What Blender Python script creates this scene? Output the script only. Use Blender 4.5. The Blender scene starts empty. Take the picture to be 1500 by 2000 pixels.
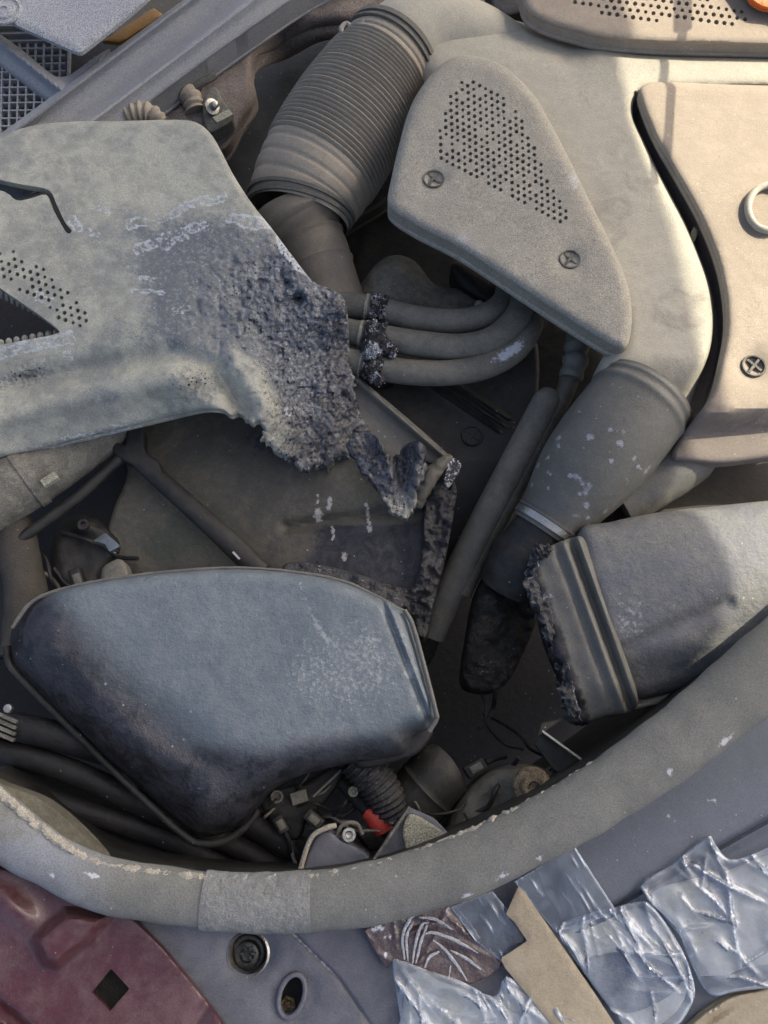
import bpy, math, random
import numpy as np
from mathutils import Vector, noise as mnoise
from mathutils.geometry import delaunay_2d_cdt
random.seed(7)
sc = bpy.context.scene
COL = sc.collection

# ------------------------------------------------------------------ camera
TV = 0.66                         # tan of half the vertical field of view
DIST = 0.52                       # camera to the middle of the engine bay
U = DIST * TV / 1000.0            # metres in one unit of the plan
TILT = math.radians(18)
CAM = Vector((0, -DIST * math.sin(TILT), DIST * math.cos(TILT)))
cd = bpy.data.cameras.new('camera')
cam = bpy.data.objects.new('camera', cd)
COL.objects.link(cam)
cam.location = CAM
cam.rotation_euler = (TILT, 0, 0)
cd.sensor_fit = 'VERTICAL'
cd.sensor_height = 24
cd.lens = 12 / TV
cd.clip_start = 0.01
cd.clip_end = 50
sc.camera = cam
sc.render.resolution_x = 768
sc.render.resolution_y = 1024

# ------------------------------------------------------------------ sky, sun, exposure
SUN = Vector((0.62, 0.40, 0.68)).normalized()
w = bpy.data.worlds.new('World')
sc.world = w
w.use_nodes = True
wn = w.node_tree
wn.nodes.clear()
sky = wn.nodes.new('ShaderNodeTexSky')
sky.sky_type = 'NISHITA'
sky.sun_disc = False
sky.sun_elevation = math.asin(SUN.z)
sky.sun_rotation = math.atan2(SUN.x, SUN.y)
sky.air_density = 0.55
sky.dust_density = 6.0
sky.ozone_density = 0.3
bg = wn.nodes.new('ShaderNodeBackground')
bg.inputs['Strength'].default_value = 0.14
wo = wn.nodes.new('ShaderNodeOutputWorld')
wn.links.new(sky.outputs[0], bg.inputs[0])
wn.links.new(bg.outputs[0], wo.inputs[0])
sl = bpy.data.lights.new('sun', 'SUN')
sl.energy = 2.6
sl.angle = math.radians(0.5)
sl.color = (1.0, 0.915, 0.76)
so = bpy.data.objects.new('sun', sl)
COL.objects.link(so)
so.rotation_euler = SUN.to_track_quat('Z', 'Y').to_euler()
so.location = SUN * 3
sc.view_settings.view_transform = 'Standard'
sc.view_settings.look = 'None'
sc.view_settings.gamma = 1
sc.view_settings.use_curve_mapping = False
sc.view_settings.exposure = 1.5

# ------------------------------------------------------------------ plan helpers
UPV = Vector((0, math.cos(TILT), math.sin(TILT)))
BK = Vector((0, -math.sin(TILT), math.cos(TILT)))

def parr(X, Y, Z):
    """plan position (x right, y towards the viewer) and height, in plan units, to metres"""
    X = np.asarray(X, float); Y = np.asarray(Y, float); Z = np.asarray(Z, float) * U
    u = (X - 750) / 1000 * TV
    v = (1000 - Y) / 1000 * TV
    dx = u
    dy = v * UPV.y - BK.y
    dz = v * UPV.z - BK.z
    t = (Z - CAM.z) / dz
    return np.stack([CAM.x + dx * t, CAM.y + dy * t, CAM.z + dz * t], -1)

def P(x, y, z=0):
    return Vector(parr(x, y, z).tolist())

def wr(p, r):
    """a radius in plan units at point p, in metres"""
    return r * TV / 1000 * (-(p - CAM).dot(BK))

def hsh(ix, iy, seed):
    n = (ix.astype(np.int64) * 374761393 + iy.astype(np.int64) * 668265263 + seed * 974711) & 0x7fffffff
    n = ((n ^ (n >> 13)) * 1274126177) & 0x7fffffff
    return ((n ^ (n >> 16)) & 0xffff) / 65535.0

def vnoise(X, Y, scale, seed=0):
    x = np.asarray(X, float) / scale; y = np.asarray(Y, float) / scale
    ix = np.floor(x); iy = np.floor(y)
    fx = x - ix; fy = y - iy
    fx = fx * fx * (3 - 2 * fx); fy = fy * fy * (3 - 2 * fy)
    a = hsh(ix, iy, seed); b = hsh(ix + 1, iy, seed); c = hsh(ix, iy + 1, seed); d = hsh(ix + 1, iy + 1, seed)
    return (a * (1 - fx) + b * fx) * (1 - fy) + (c * (1 - fx) + d * fx) * fy

def fbm(X, Y, scale, seed=0, oct=4):
    t = 0; amp = 1; s = 0
    for k in range(oct):
        t = t + amp * vnoise(X, Y, scale / 2 ** k, seed + k * 17); s += amp; amp *= .5
    return t / s - .5

def sst(x, a, b):
    t = np.clip((np.asarray(x, float) - a) / (b - a), 0, 1)
    return t * t * (3 - 2 * t)

def blob(X, Y, cx, cy, rx, ry=None, ang=0):
    ry = ry or rx
    c, s = math.cos(math.radians(ang)), math.sin(math.radians(ang))
    dx = X - cx; dy = Y - cy
    return np.exp(-(((dx * c + dy * s) / rx) ** 2 + ((-dx * s + dy * c) / ry) ** 2))

def segdist(X, Y, pts):
    d = np.full(np.shape(X), 1e9)
    for (x0, y0), (x1, y1) in zip(pts[:-1], pts[1:]):
        ex, ey = x1 - x0, y1 - y0
        t = np.clip(((X - x0) * ex + (Y - y0) * ey) / (ex * ex + ey * ey + 1e-9), 0, 1)
        d = np.minimum(d, np.hypot(X - x0 - t * ex, Y - y0 - t * ey))
    return d

def catmull(pts, n, closed=False):
    pts = [np.array(p, float) for p in pts]
    out = []
    m = len(pts)
    rng = range(m) if closed else range(m - 1)
    for i in rng:
        p1 = pts[i]; p2 = pts[(i + 1) % m]
        p0 = pts[(i - 1) % m] if (closed or i > 0) else p1 * 2 - p2
        p3 = pts[(i + 2) % m] if (closed or i < m - 2) else p2 * 2 - p1
        for k in range(n):
            t = k / n
            out.append(.5 * ((2 * p1) + (-p0 + p2) * t + (2 * p0 - 5 * p1 + 4 * p2 - p3) * t * t + (-p0 + 3 * p1 - 3 * p2 + p3) * t ** 3))
    if not closed: out.append(pts[-1])
    return np.array(out)

def resample(poly, step):
    poly = np.asarray(poly, float)
    q = np.vstack([poly, poly[:1]])
    d = np.hypot(*(q[1:] - q[:-1]).T)
    s = np.concatenate([[0], np.cumsum(d)])
    n = max(6, int(s[-1] / step))
    t = np.linspace(0, s[-1], n, endpoint=False)
    return np.stack([np.interp(t, s, q[:, 0]), np.interp(t, s, q[:, 1])], -1)

def sdpoly(X, Y, poly):
    """distance to the outline, positive inside"""
    X = np.asarray(X, float); Y = np.asarray(Y, float)
    d2 = np.full(X.shape, 1e18); ins = np.zeros(X.shape, bool)
    n = len(poly)
    for i in range(n):
        x0, y0 = poly[i]; x1, y1 = poly[(i + 1) % n]
        ex, ey = x1 - x0, y1 - y0
        t = np.clip(((X - x0) * ex + (Y - y0) * ey) / (ex * ex + ey * ey + 1e-12), 0, 1)
        d2 = np.minimum(d2, (X - x0 - t * ex) ** 2 + (Y - y0 - t * ey) ** 2)
        c = (y0 > Y) != (y1 > Y)
        if abs(ey) > 1e-12:
            ins ^= c & (X < ex * (Y - y0) / ey + x0)
    d = np.sqrt(d2)
    return np.where(ins, d, -d)

# ------------------------------------------------------------------ object helpers
def tag(o, label=None, cat=None, group=None, kind=None):
    if label: o['label'] = label
    if cat: o['category'] = cat
    if group: o['group'] = group
    if kind: o['kind'] = kind
    return o

def thing(name, label, cat, loc, group=None):
    o = bpy.data.objects.new(name, None)
    o.empty_display_size = 0.01
    COL.objects.link(o)
    o.location = loc
    bpy.context.view_layer.update()
    return tag(o, label, cat, group)

def worldloc(o):
    v = Vector((0, 0, 0))
    while o is not None:
        v += Vector(o.location); o = o.parent
    return v

class MB:
    def __init__(s):
        s.v = []; s.f = []; s.m = []
    def add(s, v, f, m=None):
        o = sum(len(a) for a in s.v)
        v = np.asarray(v, float)
        s.v.append(v)
        s.f += [tuple(int(i) + o for i in q) for q in f]
        s.m.append(np.zeros((len(v), 3)) if m is None else np.asarray(m, float))
        return s
    def build(s, name, mt, parent=None, label=None, cat=None, group=None, kind=None, sharp=38):
        V = np.vstack(s.v); M = np.vstack(s.m)
        if parent is not None:
            org = np.array(worldloc(parent))
        else:
            org = np.array([(V[:, 0].min() + V[:, 0].max()) / 2, (V[:, 1].min() + V[:, 1].max()) / 2, V[:, 2].min()])
        me = bpy.data.meshes.new(name)
        me.from_pydata((V - org).tolist(), [], s.f)
        me.validate()
        a = me.color_attributes.new('wear', 'FLOAT_COLOR', 'POINT')
        buf = np.ones((len(V), 4), np.float32); buf[:, :3] = M
        if len(a.data) == len(V): a.data.foreach_set('color', buf.ravel())
        me.materials.append(mt)
        me.polygons.foreach_set('use_smooth', [True] * len(me.polygons))
        me.set_sharp_from_angle(angle=math.radians(sharp))
        me.update()
        o = bpy.data.objects.new(name, me)
        COL.objects.link(o)
        if parent is not None: o.parent = parent
        else: o.location = org
        return tag(o, label, cat, group, kind)

def sheet(mb, outline, z=0.0, thick=20, er=8, ed=None, holes=(), circles=(), res=9, smooth=4, wear=None, bottom=True, step=None, lines=(), lw=7, jag=None):
    """a moulded or pressed plate: outline, height over it, rounded rim, wall and underside"""
    poly = catmull(outline, smooth, True) if smooth > 1 else np.array(outline, float)
    poly = resample(poly, step or res * .8)
    if jag is not None:
        amp = jag(poly[:, 0], poly[:, 1])
        poly = poly + np.stack([amp * (fbm(poly[:, 0], poly[:, 1], 22, 301, 3) + .6 * fbm(poly[:, 0], poly[:, 1], 8, 302, 2)), amp * (fbm(poly[:, 0], poly[:, 1], 22, 303, 3) + .6 * fbm(poly[:, 0], poly[:, 1], 8, 304, 2))], -1)
    hp = [resample(catmull(h, 3, True) if smooth > 1 else np.array(h, float), res * .7) for h in holes]
    lo = poly.min(0); hi = poly.max(0)
    gx, gy = np.meshgrid(np.arange(lo[0], hi[0] + res, res), np.arange(lo[1], hi[1] + res, res * .866))
    gx = gx + (np.arange(gx.shape[0]) % 2)[:, None] * res * .5
    gx = gx.ravel(); gy = gy.ravel()
    erf = er if callable(er) else (lambda X, Y: np.full(np.shape(X), float(er)))
    ermax = float(np.max(erf(poly[:, 0], poly[:, 1])))
    sd = sdpoly(gx, gy, poly)
    keep = sd > res * .55
    for h in hp: keep &= sdpoly(gx, gy, h) < -res * .4
    if len(circles):
        for (cx, cy, r) in circles: keep &= (gx - cx) ** 2 + (gy - cy) ** 2 > (r + .25 * res) ** 2
    extra = []
    for ln in lines:
        C = catmull([tuple(p) for p in ln], 8) if len(ln) > 2 else np.array(ln, float)
        d = np.concatenate([[0], np.cumsum(np.hypot(*(C[1:] - C[:-1]).T))])
        t = np.linspace(0, d[-1], max(3, int(d[-1] / (res * .9))))
        q = np.stack([np.interp(t, d, C[:, 0]), np.interp(t, d, C[:, 1])], -1)
        tn = np.gradient(q, axis=0); tn /= np.hypot(tn[:, 0], tn[:, 1])[:, None] + 1e-9
        nn = np.stack([-tn[:, 1], tn[:, 0]], -1)
        keep &= segdist(gx, gy, q.tolist()) > lw * 1.25
        for o in (-1, -.6, -.3, 0, .3, .6, 1):
            e_ = q + nn * o * lw
            ok_ = sdpoly(e_[:, 0], e_[:, 1], poly) > 1.5
            for h in hp: ok_ &= sdpoly(e_[:, 0], e_[:, 1], h) < -1
            extra.append(e_[ok_])
    pts = [np.stack([gx[keep], gy[keep]], -1)] + extra
    if ermax > 2:
        nx = np.roll(poly, -1, 0) - np.roll(poly, 1, 0)
        nn = np.stack([-nx[:, 1], nx[:, 0]], -1) / (np.hypot(nx[:, 0], nx[:, 1])[:, None] + 1e-9)
        if sdpoly(poly[:1, 0] + nn[:1, 0] * .5, poly[:1, 1] + nn[:1, 1] * .5, poly)[0] < 0: nn = -nn
        el = erf(poly[:, 0], poly[:, 1])
        for k in (.05, .16, .34, .6):
            q = poly + nn * (el * k)[:, None]
            d = sdpoly(q[:, 0], q[:, 1], poly)
            ok = (d > el * k * .93) & (el * k < res * 1.5)
            for h in hp: ok &= sdpoly(q[:, 0], q[:, 1], h) < -2
            for (cx, cy, r) in circles: ok &= (q[:, 0] - cx) ** 2 + (q[:, 1] - cy) ** 2 > (r + 1.5) ** 2
            pts.append(q[ok])
    allp = []; edges = []
    def ring(p):
        o = len(allp)
        allp.extend(p.tolist())
        n = len(p)
        edges.extend([(o + i, o + (i + 1) % n) for i in range(n)])
    ring(poly)
    for h in hp: ring(h)
    for (cx, cy, r) in circles:
        a = np.linspace(0, 2 * math.pi, 9)[:-1]
        ring(np.stack([cx + r * np.cos(a), cy + r * np.sin(a)], -1))
    for p in pts: allp.extend(p.tolist())
    vv, _, ff, _, _, _ = delaunay_2d_cdt([Vector(p) for p in allp], edges, [], 0, 1e-4)
    V2 = np.array([(v.x, v.y) for v in vv])
    F = np.array(ff)
    c = V2[F].mean(1)
    ok = sdpoly(c[:, 0], c[:, 1], poly) > 0
    for h in hp: ok &= sdpoly(c[:, 0], c[:, 1], h) < 0
    for (cx, cy, r) in circles: ok &= (c[:, 0] - cx) ** 2 + (c[:, 1] - cy) ** 2 > (r * .92) ** 2
    F = F[ok]
    used = np.unique(F)
    mp = np.full(len(V2), -1); mp[used] = np.arange(len(used))
    V2 = V2[used]; F = mp[F]
    X, Y = V2[:, 0], V2[:, 1]
    Z = np.asarray(z(X, Y) if callable(z) else np.full(len(X), float(z)), float)
    s = np.clip(sdpoly(X, Y, poly), 0, None)
    e = np.maximum(erf(X, Y), .01)
    q = np.clip(1 - s / e, 0, 1)
    edd = e if ed is None else (ed(X, Y) if callable(ed) else ed)
    Z = Z - edd * (1 - np.sqrt(np.clip(1 - q * q, 0, 1)))
    top = parr(X, Y, Z)
    a, b, cc = top[F[:, 0]], top[F[:, 1]], top[F[:, 2]]
    up = np.cross(b - a, cc - a)[:, 2].sum() > 0
    if not up: F = F[:, ::-1]
    M = wear(X, Y, s) if wear else np.zeros((len(X), 3))
    th = thick(X, Y) if callable(thick) else np.full(len(X), float(thick))
    bot = top.copy(); bot[:, 2] -= th * U
    n = len(top)
    faces = [tuple(t) for t in F.tolist()]
    ed_ = {}
    for t in faces:
        for i in range(3):
            k = (t[i], t[(i + 1) % 3])
            ed_[k] = 1
    walls = [(k[1], k[0], k[0] + n, k[1] + n) for k in ed_ if (k[1], k[0]) not in ed_]
    if bottom: faces = faces + [tuple(i + n for i in t[::-1]) for t in faces]
    mb.add(np.vstack([top, bot]), faces + walls, np.vstack([M, M]))
    return mb

def tube(mb, pts, n=12, seg=20, rm=None, cap=True, nz=0, nscale=200, wear=None, squash=1.0):
    """a pipe through plan points (x, y, height, radius)"""
    W = []
    for (x, y, z, r) in pts:
        p = P(x, y, z); W.append((p.x, p.y, p.z, wr(p, r)))
    C = catmull(W, n)
    L = np.concatenate([[0], np.cumsum(np.linalg.norm(C[1:, :3] - C[:-1, :3], axis=1))])
    S = L / L[-1]
    m = len(C)
    T = np.gradient(C[:, :3], axis=0)
    T /= np.linalg.norm(T, axis=1)[:, None] + 1e-12
    u = Vector((0, 0, 1)) - Vector(T[0]) * T[0][2]
    if u.length < .05: u = Vector((0, 1, 0)) - Vector(T[0]) * T[0][1]
    u.normalize()
    V = []; M = []
    for i in range(m):
        t = Vector(T[i]).normalized()
        u = (u - t * u.dot(t)).normalized()
        v = t.cross(u)
        r = C[i, 3] * (rm(S[i]) if rm else 1.0)
        c = Vector(C[i, :3])
        for k in range(seg):
            a = 2 * math.pi * k / seg
            d = u * math.cos(a) * squash + v * math.sin(a)
            rr = r
            if nz:
                p0 = (c + d * r) * nscale
                rr = r + nz * U * (mnoise.noise(p0) + .5 * mnoise.noise(p0 * 2.3) + .3 * mnoise.noise(p0 * 5.1))
            V.append(c + d * rr)
            M.append(wear(S[i], a) if wear else (0, 0, 0))
    F = []
    for i in range(m - 1):
        for k in range(seg):
            F.append((i * seg + k, (i + 1) * seg + k, (i + 1) * seg + (k + 1) % seg, i * seg + (k + 1) % seg))
    F = [f[::-1] for f in F]
    if cap:
        F.append(tuple(range(seg))[::1]); F.append(tuple((m - 1) * seg + k for k in range(seg))[::-1])
    mb.add(V, F, M)
    return mb

def lathe(mb, x, y, z, prof, seg=24, tilt=None, sx=1.0, rot=0):
    """a turned piece about an upright (or tilted) axis; profile of (radius, height) in plan units"""
    c = P(x, y, z); k = wr(c, 1)
    ax = (Vector(tilt) if tilt else Vector((0, 0, 1))).normalized()
    e1 = ax.orthogonal().normalized() if tilt else Vector((1, 0, 0))
    e2 = ax.cross(e1)
    if rot:
        ca, sa = math.cos(math.radians(rot)), math.sin(math.radians(rot))
        e1, e2 = e1 * ca + e2 * sa, e2 * ca - e1 * sa
    V = []; F = []
    for (r, h) in prof:
        for i in range(seg):
            a = 2 * math.pi * i / seg
            V.append(c + (e1 * math.cos(a) * sx + e2 * math.sin(a)) * r * k + ax * h * k)
    n = len(prof)
    for j in range(n - 1):
        for i in range(seg):
            F.append((j * seg + i, j * seg + (i + 1) % seg, (j + 1) * seg + (i + 1) % seg, (j + 1) * seg + i))
    F.append(tuple((n - 1) * seg + i for i in range(seg)))
    mb.add(V, F)
    return mb

def bar(mb, x0, y0, z0, x1, y1, z1, wdt, hgt):
    a = P(x0, y0, z0); b = P(x1, y1, z1)
    t = (b - a).normalized()
    s = t.cross(Vector((0, 0, 1))).normalized()
    n = s.cross(t)
    k = wr(a, 1)
    V = []
    for p in (a, b):
        for (i, j) in ((-1, -1), (1, -1), (1, 1), (-1, 1)):
            V.append(p + s * i * wdt * k / 2 + n * j * hgt * k / 2)
    mb.add(V, [(0, 1, 2, 3), (7, 6, 5, 4), (0, 4, 5, 1), (1, 5, 6, 2), (2, 6, 7, 3), (3, 7, 4, 0)])
    return mb

def hexdots(poly, pitch, r, rot=0, skip=0.0, seed=1):
    rnd = random.Random(seed)
    poly = np.array(poly, float)
    c = poly.mean(0); R = np.max(np.hypot(*(poly - c).T)) + pitch
    out = []
    n = int(R / pitch) + 2
    ca, sa = math.cos(math.radians(rot)), math.sin(math.radians(rot))
    for j in range(-n, n + 1):
        for i in range(-n, n + 1):
            x = (i + (j % 2) * .5) * pitch; y = j * pitch * .866
            q = (c[0] + x * ca - y * sa, c[1] + x * sa + y * ca)
            if rnd.random() < skip: continue
            if sdpoly(np.array([q[0]]), np.array([q[1]]), poly)[0] > 0: out.append((q[0] + rnd.uniform(-.5, .5), q[1] + rnd.uniform(-.5, .5), r * rnd.uniform(.8, 1.08)))
    return out

# ------------------------------------------------------------------ materials
def mat(name, base, dust=(.34, .31, .26), amt=.5, rough=.6, spec=.4, blotch=22, grain=.22, bump=.35, mid=.35,
        burn=(.012, .012, .014), res=(.46, .48, .50), tint=(.10, .13, .17), metal=0.0, blister=0.0, bscale=260,
        burn_rough=.45, coat=0.0, lo=.38, hi=.66, pits=0.0, pscale=420, flake=0.0, soft=1.0, ash=.4, speck=0.0, veins=0.0):
    lean = lambda c: c if c[2] > c[0] * 1.04 else (c[0] * .985, c[1] * 1.005, c[2] * .93)
    base, dust = lean(base), lean(dust)
    m = bpy.data.materials.new(name)
    m.use_nodes = True
    nt = m.node_tree; N = nt.nodes; L = nt.links
    N.clear()
    out = N.new('ShaderNodeOutputMaterial'); bs = N.new('ShaderNodeBsdfPrincipled')
    L.new(bs.outputs[0], out.inputs[0])
    tc = N.new('ShaderNodeTexCoord'); at = N.new('ShaderNodeAttribute'); at.attribute_name = 'wear'
    sep = N.new('ShaderNodeSeparateColor'); L.new(at.outputs['Color'], sep.inputs[0])
    def nz(scale, det=5, ro=.6, off=0, dist=0):
        n = N.new('ShaderNodeTexNoise')
        n.inputs['Scale'].default_value = scale; n.inputs['Detail'].default_value = det
        n.inputs['Roughness'].default_value = ro; n.inputs['Distortion'].default_value = dist
        if off:
            a = N.new('ShaderNodeVectorMath'); a.operation = 'ADD'; a.inputs[1].default_value = (off, off * 1.7, off * .6)
            L.new(tc.outputs['Object'], a.inputs[0]); L.new(a.outputs[0], n.inputs['Vector'])
        else: L.new(tc.outputs['Object'], n.inputs['Vector'])
        return n.outputs['Fac']
    def mth(op, a, b=None, clamp=False):
        n = N.new('ShaderNodeMath'); n.operation = op; n.use_clamp = clamp
        for i, q in enumerate((a, b)):
            if q is None: continue
            if isinstance(q, (int, float)): n.inputs[i].default_value = q
            else: L.new(q, n.inputs[i])
        return n.outputs[0]
    def rng(v, a, b, c=0.0, d=1.0):
        n = N.new('ShaderNodeMapRange'); n.interpolation_type = 'SMOOTHSTEP'
        L.new(v, n.inputs[0])
        for i, q in enumerate((a, b, c, d)): n.inputs[i + 1].default_value = q
        return n.outputs[0]
    def mix(f, a, b, typ='MIX'):
        n = N.new('ShaderNodeMix'); n.data_type = 'RGBA'; n.blend_type = typ
        if isinstance(f, float): n.inputs[0].default_value = f
        else: L.new(f, n.inputs[0])
        for i, q in ((6, a), (7, b)):
            if isinstance(q, tuple): n.inputs[i].default_value = (*q, 1)
            else: L.new(q, n.inputs[i])
        return n.outputs[2]
    n1 = nz(blotch, 6, .65, 0, .6); n2 = nz(blotch * 7, 5, .6, 3.1); n3 = nz(1150, 3, .7, 7.7); n5 = nz(330, 5, .65, 5.9); n4 = nz(blotch * 3, 6, .7, 11.3, 1.2)
    blend = mth('ADD', mth('MULTIPLY', n1, .6), mth('MULTIPLY', n2, .4))
    df = mth('MULTIPLY', rng(blend, lo, hi), amt)
    col = mix(df, base, dust)
    br = mth('ADD', sep.outputs[0], mth('MULTIPLY', mth('SUBTRACT', n2, .5), soft))
    bf = rng(br, .30 if soft > .6 else .12, .72 if soft > .6 else .95)
    bf = mth('MULTIPLY', bf, rng(sep.outputs[0], .02, .2))
    tf = mth('MULTIPLY', rng(mth('ADD', sep.outputs[2], mth('MULTIPLY', mth('SUBTRACT', n4, .5), 1.1)), .3, .75), rng(sep.outputs[2], .02, .2))
    bcol = mix(rng(n4, .36, .62), tuple(q * .4 for q in burn), tuple(q * 1.5 for q in burn))
    col = mix(bf, col, bcol)
    col = mix(mth('MULTIPLY', tf, .8), col, tint)
    gr = mth('ADD', sep.outputs[1], mth('ADD', mth('MULTIPLY', mth('SUBTRACT', n5, .5), 1.7), mth('MULTIPLY', mth('SUBTRACT', n4, .5), .7)))
    gf = mth('MULTIPLY', mth('MULTIPLY', rng(gr, .38, .75), rng(sep.outputs[1], .05, .3)), .85)
    col = mix(gf, col, res)
    if speck:
        # light crust grains on the scorched skin
        sf = mth('MULTIPLY', mth('MULTIPLY', rng(n5, .52, .64), rng(sep.outputs[0], .05, .4)), speck * .5)
        col = mix(sf, col, (.14, .15, .16))
        sf2 = mth('MULTIPLY', mth('MULTIPLY', rng(n5, .50, .62), rng(sep.outputs[2], .1, .5)), speck * .55)
        col = mix(sf2, col, (.24, .27, .285))
    if veins:
        va = mth('ABSOLUTE', mth('SUBTRACT', n4, .5))
        vl = mth('MULTIPLY', mth('MULTIPLY', rng(va, 0.0, .013, 1.0, 0.0), rng(n1, .47, .58)), veins)
        col = mix(vl, col, tuple(q * .55 for q in base))
    if ash:
        for sc_, thr, rad, c_, amt_ in ((240, .80, .16, (.48, .48, .46), ash), (170, .84, .13, (.03, .028, .026), ash * .9)):
            av = N.new('ShaderNodeTexVoronoi'); av.inputs['Scale'].default_value = sc_
            L.new(tc.outputs['Object'], av.inputs['Vector'])
            ac = N.new('ShaderNodeSeparateColor'); L.new(av.outputs['Color'], ac.inputs[0])
            rr_ = mth('MULTIPLY', mth('MULTIPLY', mth('GREATER_THAN', ac.outputs[1], thr), ac.outputs[2]), rad)
            af = mth('MULTIPLY', mth('GREATER_THAN', mth('ADD', rr_, mth('MULTIPLY', mth('MULTIPLY', mth('SUBTRACT', n5, .5), .3), mth('GREATER_THAN', rr_, .01))), av.outputs['Distance']), amt_)
            col = mix(af, col, c_)
    sp = rng(n3, .33, .67, 1 - grain, 1 + grain)
    cb = N.new('ShaderNodeCombineColor')
    for i in range(3): L.new(sp, cb.inputs[i])
    col = mix(1.0, col, cb.outputs[0], 'MULTIPLY')
    pitf = None
    if pits:
        pv = N.new('ShaderNodeTexVoronoi'); pv.inputs['Scale'].default_value = pscale
        pv.inputs['Randomness'].default_value = 1.0
        L.new(tc.outputs['Object'], pv.inputs['Vector'])
        pr = N.new('ShaderNodeSeparateColor'); L.new(pv.outputs['Color'], pr.inputs[0])
        size = mth('MULTIPLY', mth('ADD', mth('MULTIPLY', pr.outputs[0], .42), -.02), rng(sep.outputs[0], .08, .5))
        pitf = mth('MULTIPLY', mth('GREATER_THAN', size, pv.outputs['Distance']), pits)
        col = mix(pitf, col, (.006, .006, .008))
        p2 = N.new('ShaderNodeTexVoronoi'); p2.inputs['Scale'].default_value = pscale * 2.1
        L.new(tc.outputs['Object'], p2.inputs['Vector'])
        q2 = N.new('ShaderNodeSeparateColor'); L.new(p2.outputs['Color'], q2.inputs[0])
        z2 = mth('MULTIPLY', mth('ADD', mth('MULTIPLY', q2.outputs[1], .5), -.12), rng(sep.outputs[0], .05, .4))
        f2 = mth('MULTIPLY', mth('GREATER_THAN', z2, p2.outputs['Distance']), .8)
        col = mix(f2, col, (.012, .012, .014))
    L.new(col, bs.inputs['Base Color'])
    ro = mth('ADD', rough - .12, mth('MULTIPLY', n2, .24))
    rm_ = N.new('ShaderNodeMix'); rm_.data_type = 'FLOAT'
    L.new(bf, rm_.inputs[0]); L.new(ro, rm_.inputs[2]); rm_.inputs[3].default_value = burn_rough
    L.new(mth('ADD', rm_.outputs[0], mth('MULTIPLY', df, .15), True), bs.inputs['Roughness'])
    bs.inputs['Metallic'].default_value = metal
    bs.inputs['Specular IOR Level'].default_value = spec
    if coat: bs.inputs['Coat Weight'].default_value = coat
    b1 = N.new('ShaderNodeBump'); b1.inputs['Strength'].default_value = bump; b1.inputs['Distance'].default_value = .0006
    L.new(n3, b1.inputs['Height'])
    b2 = N.new('ShaderNodeBump'); b2.inputs['Strength'].default_value = mid; b2.inputs['Distance'].default_value = .002
    L.new(n2, b2.inputs['Height']); L.new(b1.outputs[0], b2.inputs['Normal'])
    last = b2.outputs[0]
    if flake:
        b5 = N.new('ShaderNodeBump'); b5.inputs['Strength'].default_value = flake; b5.inputs['Distance'].default_value = .0014
        L.new(n5, b5.inputs['Height']); L.new(last, b5.inputs['Normal'])
        last = b5.outputs[0]
    if blister:
        v = N.new('ShaderNodeTexVoronoi'); v.feature = 'SMOOTH_F1'; v.inputs['Scale'].default_value = bscale
        L.new(tc.outputs['Object'], v.inputs['Vector'])
        h = mth('MULTIPLY', v.outputs['Distance'], rng(sep.outputs[0], .0, .5))
        b3 = N.new('ShaderNodeBump'); b3.inputs['Strength'].default_value = blister; b3.inputs['Distance'].default_value = .0025
        L.new(h, b3.inputs['Height']); L.new(last, b3.inputs['Normal'])
        last = b3.outputs[0]
    if pitf is not None:
        b4 = N.new('ShaderNodeBump'); b4.inputs['Strength'].default_value = .8; b4.inputs['Distance'].default_value = .0015; b4.invert = True
        L.new(pitf, b4.inputs['Height']); L.new(last, b4.inputs['Normal'])
        last = b4.outputs[0]
    L.new(last, bs.inputs['Normal'])
    return m

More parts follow.
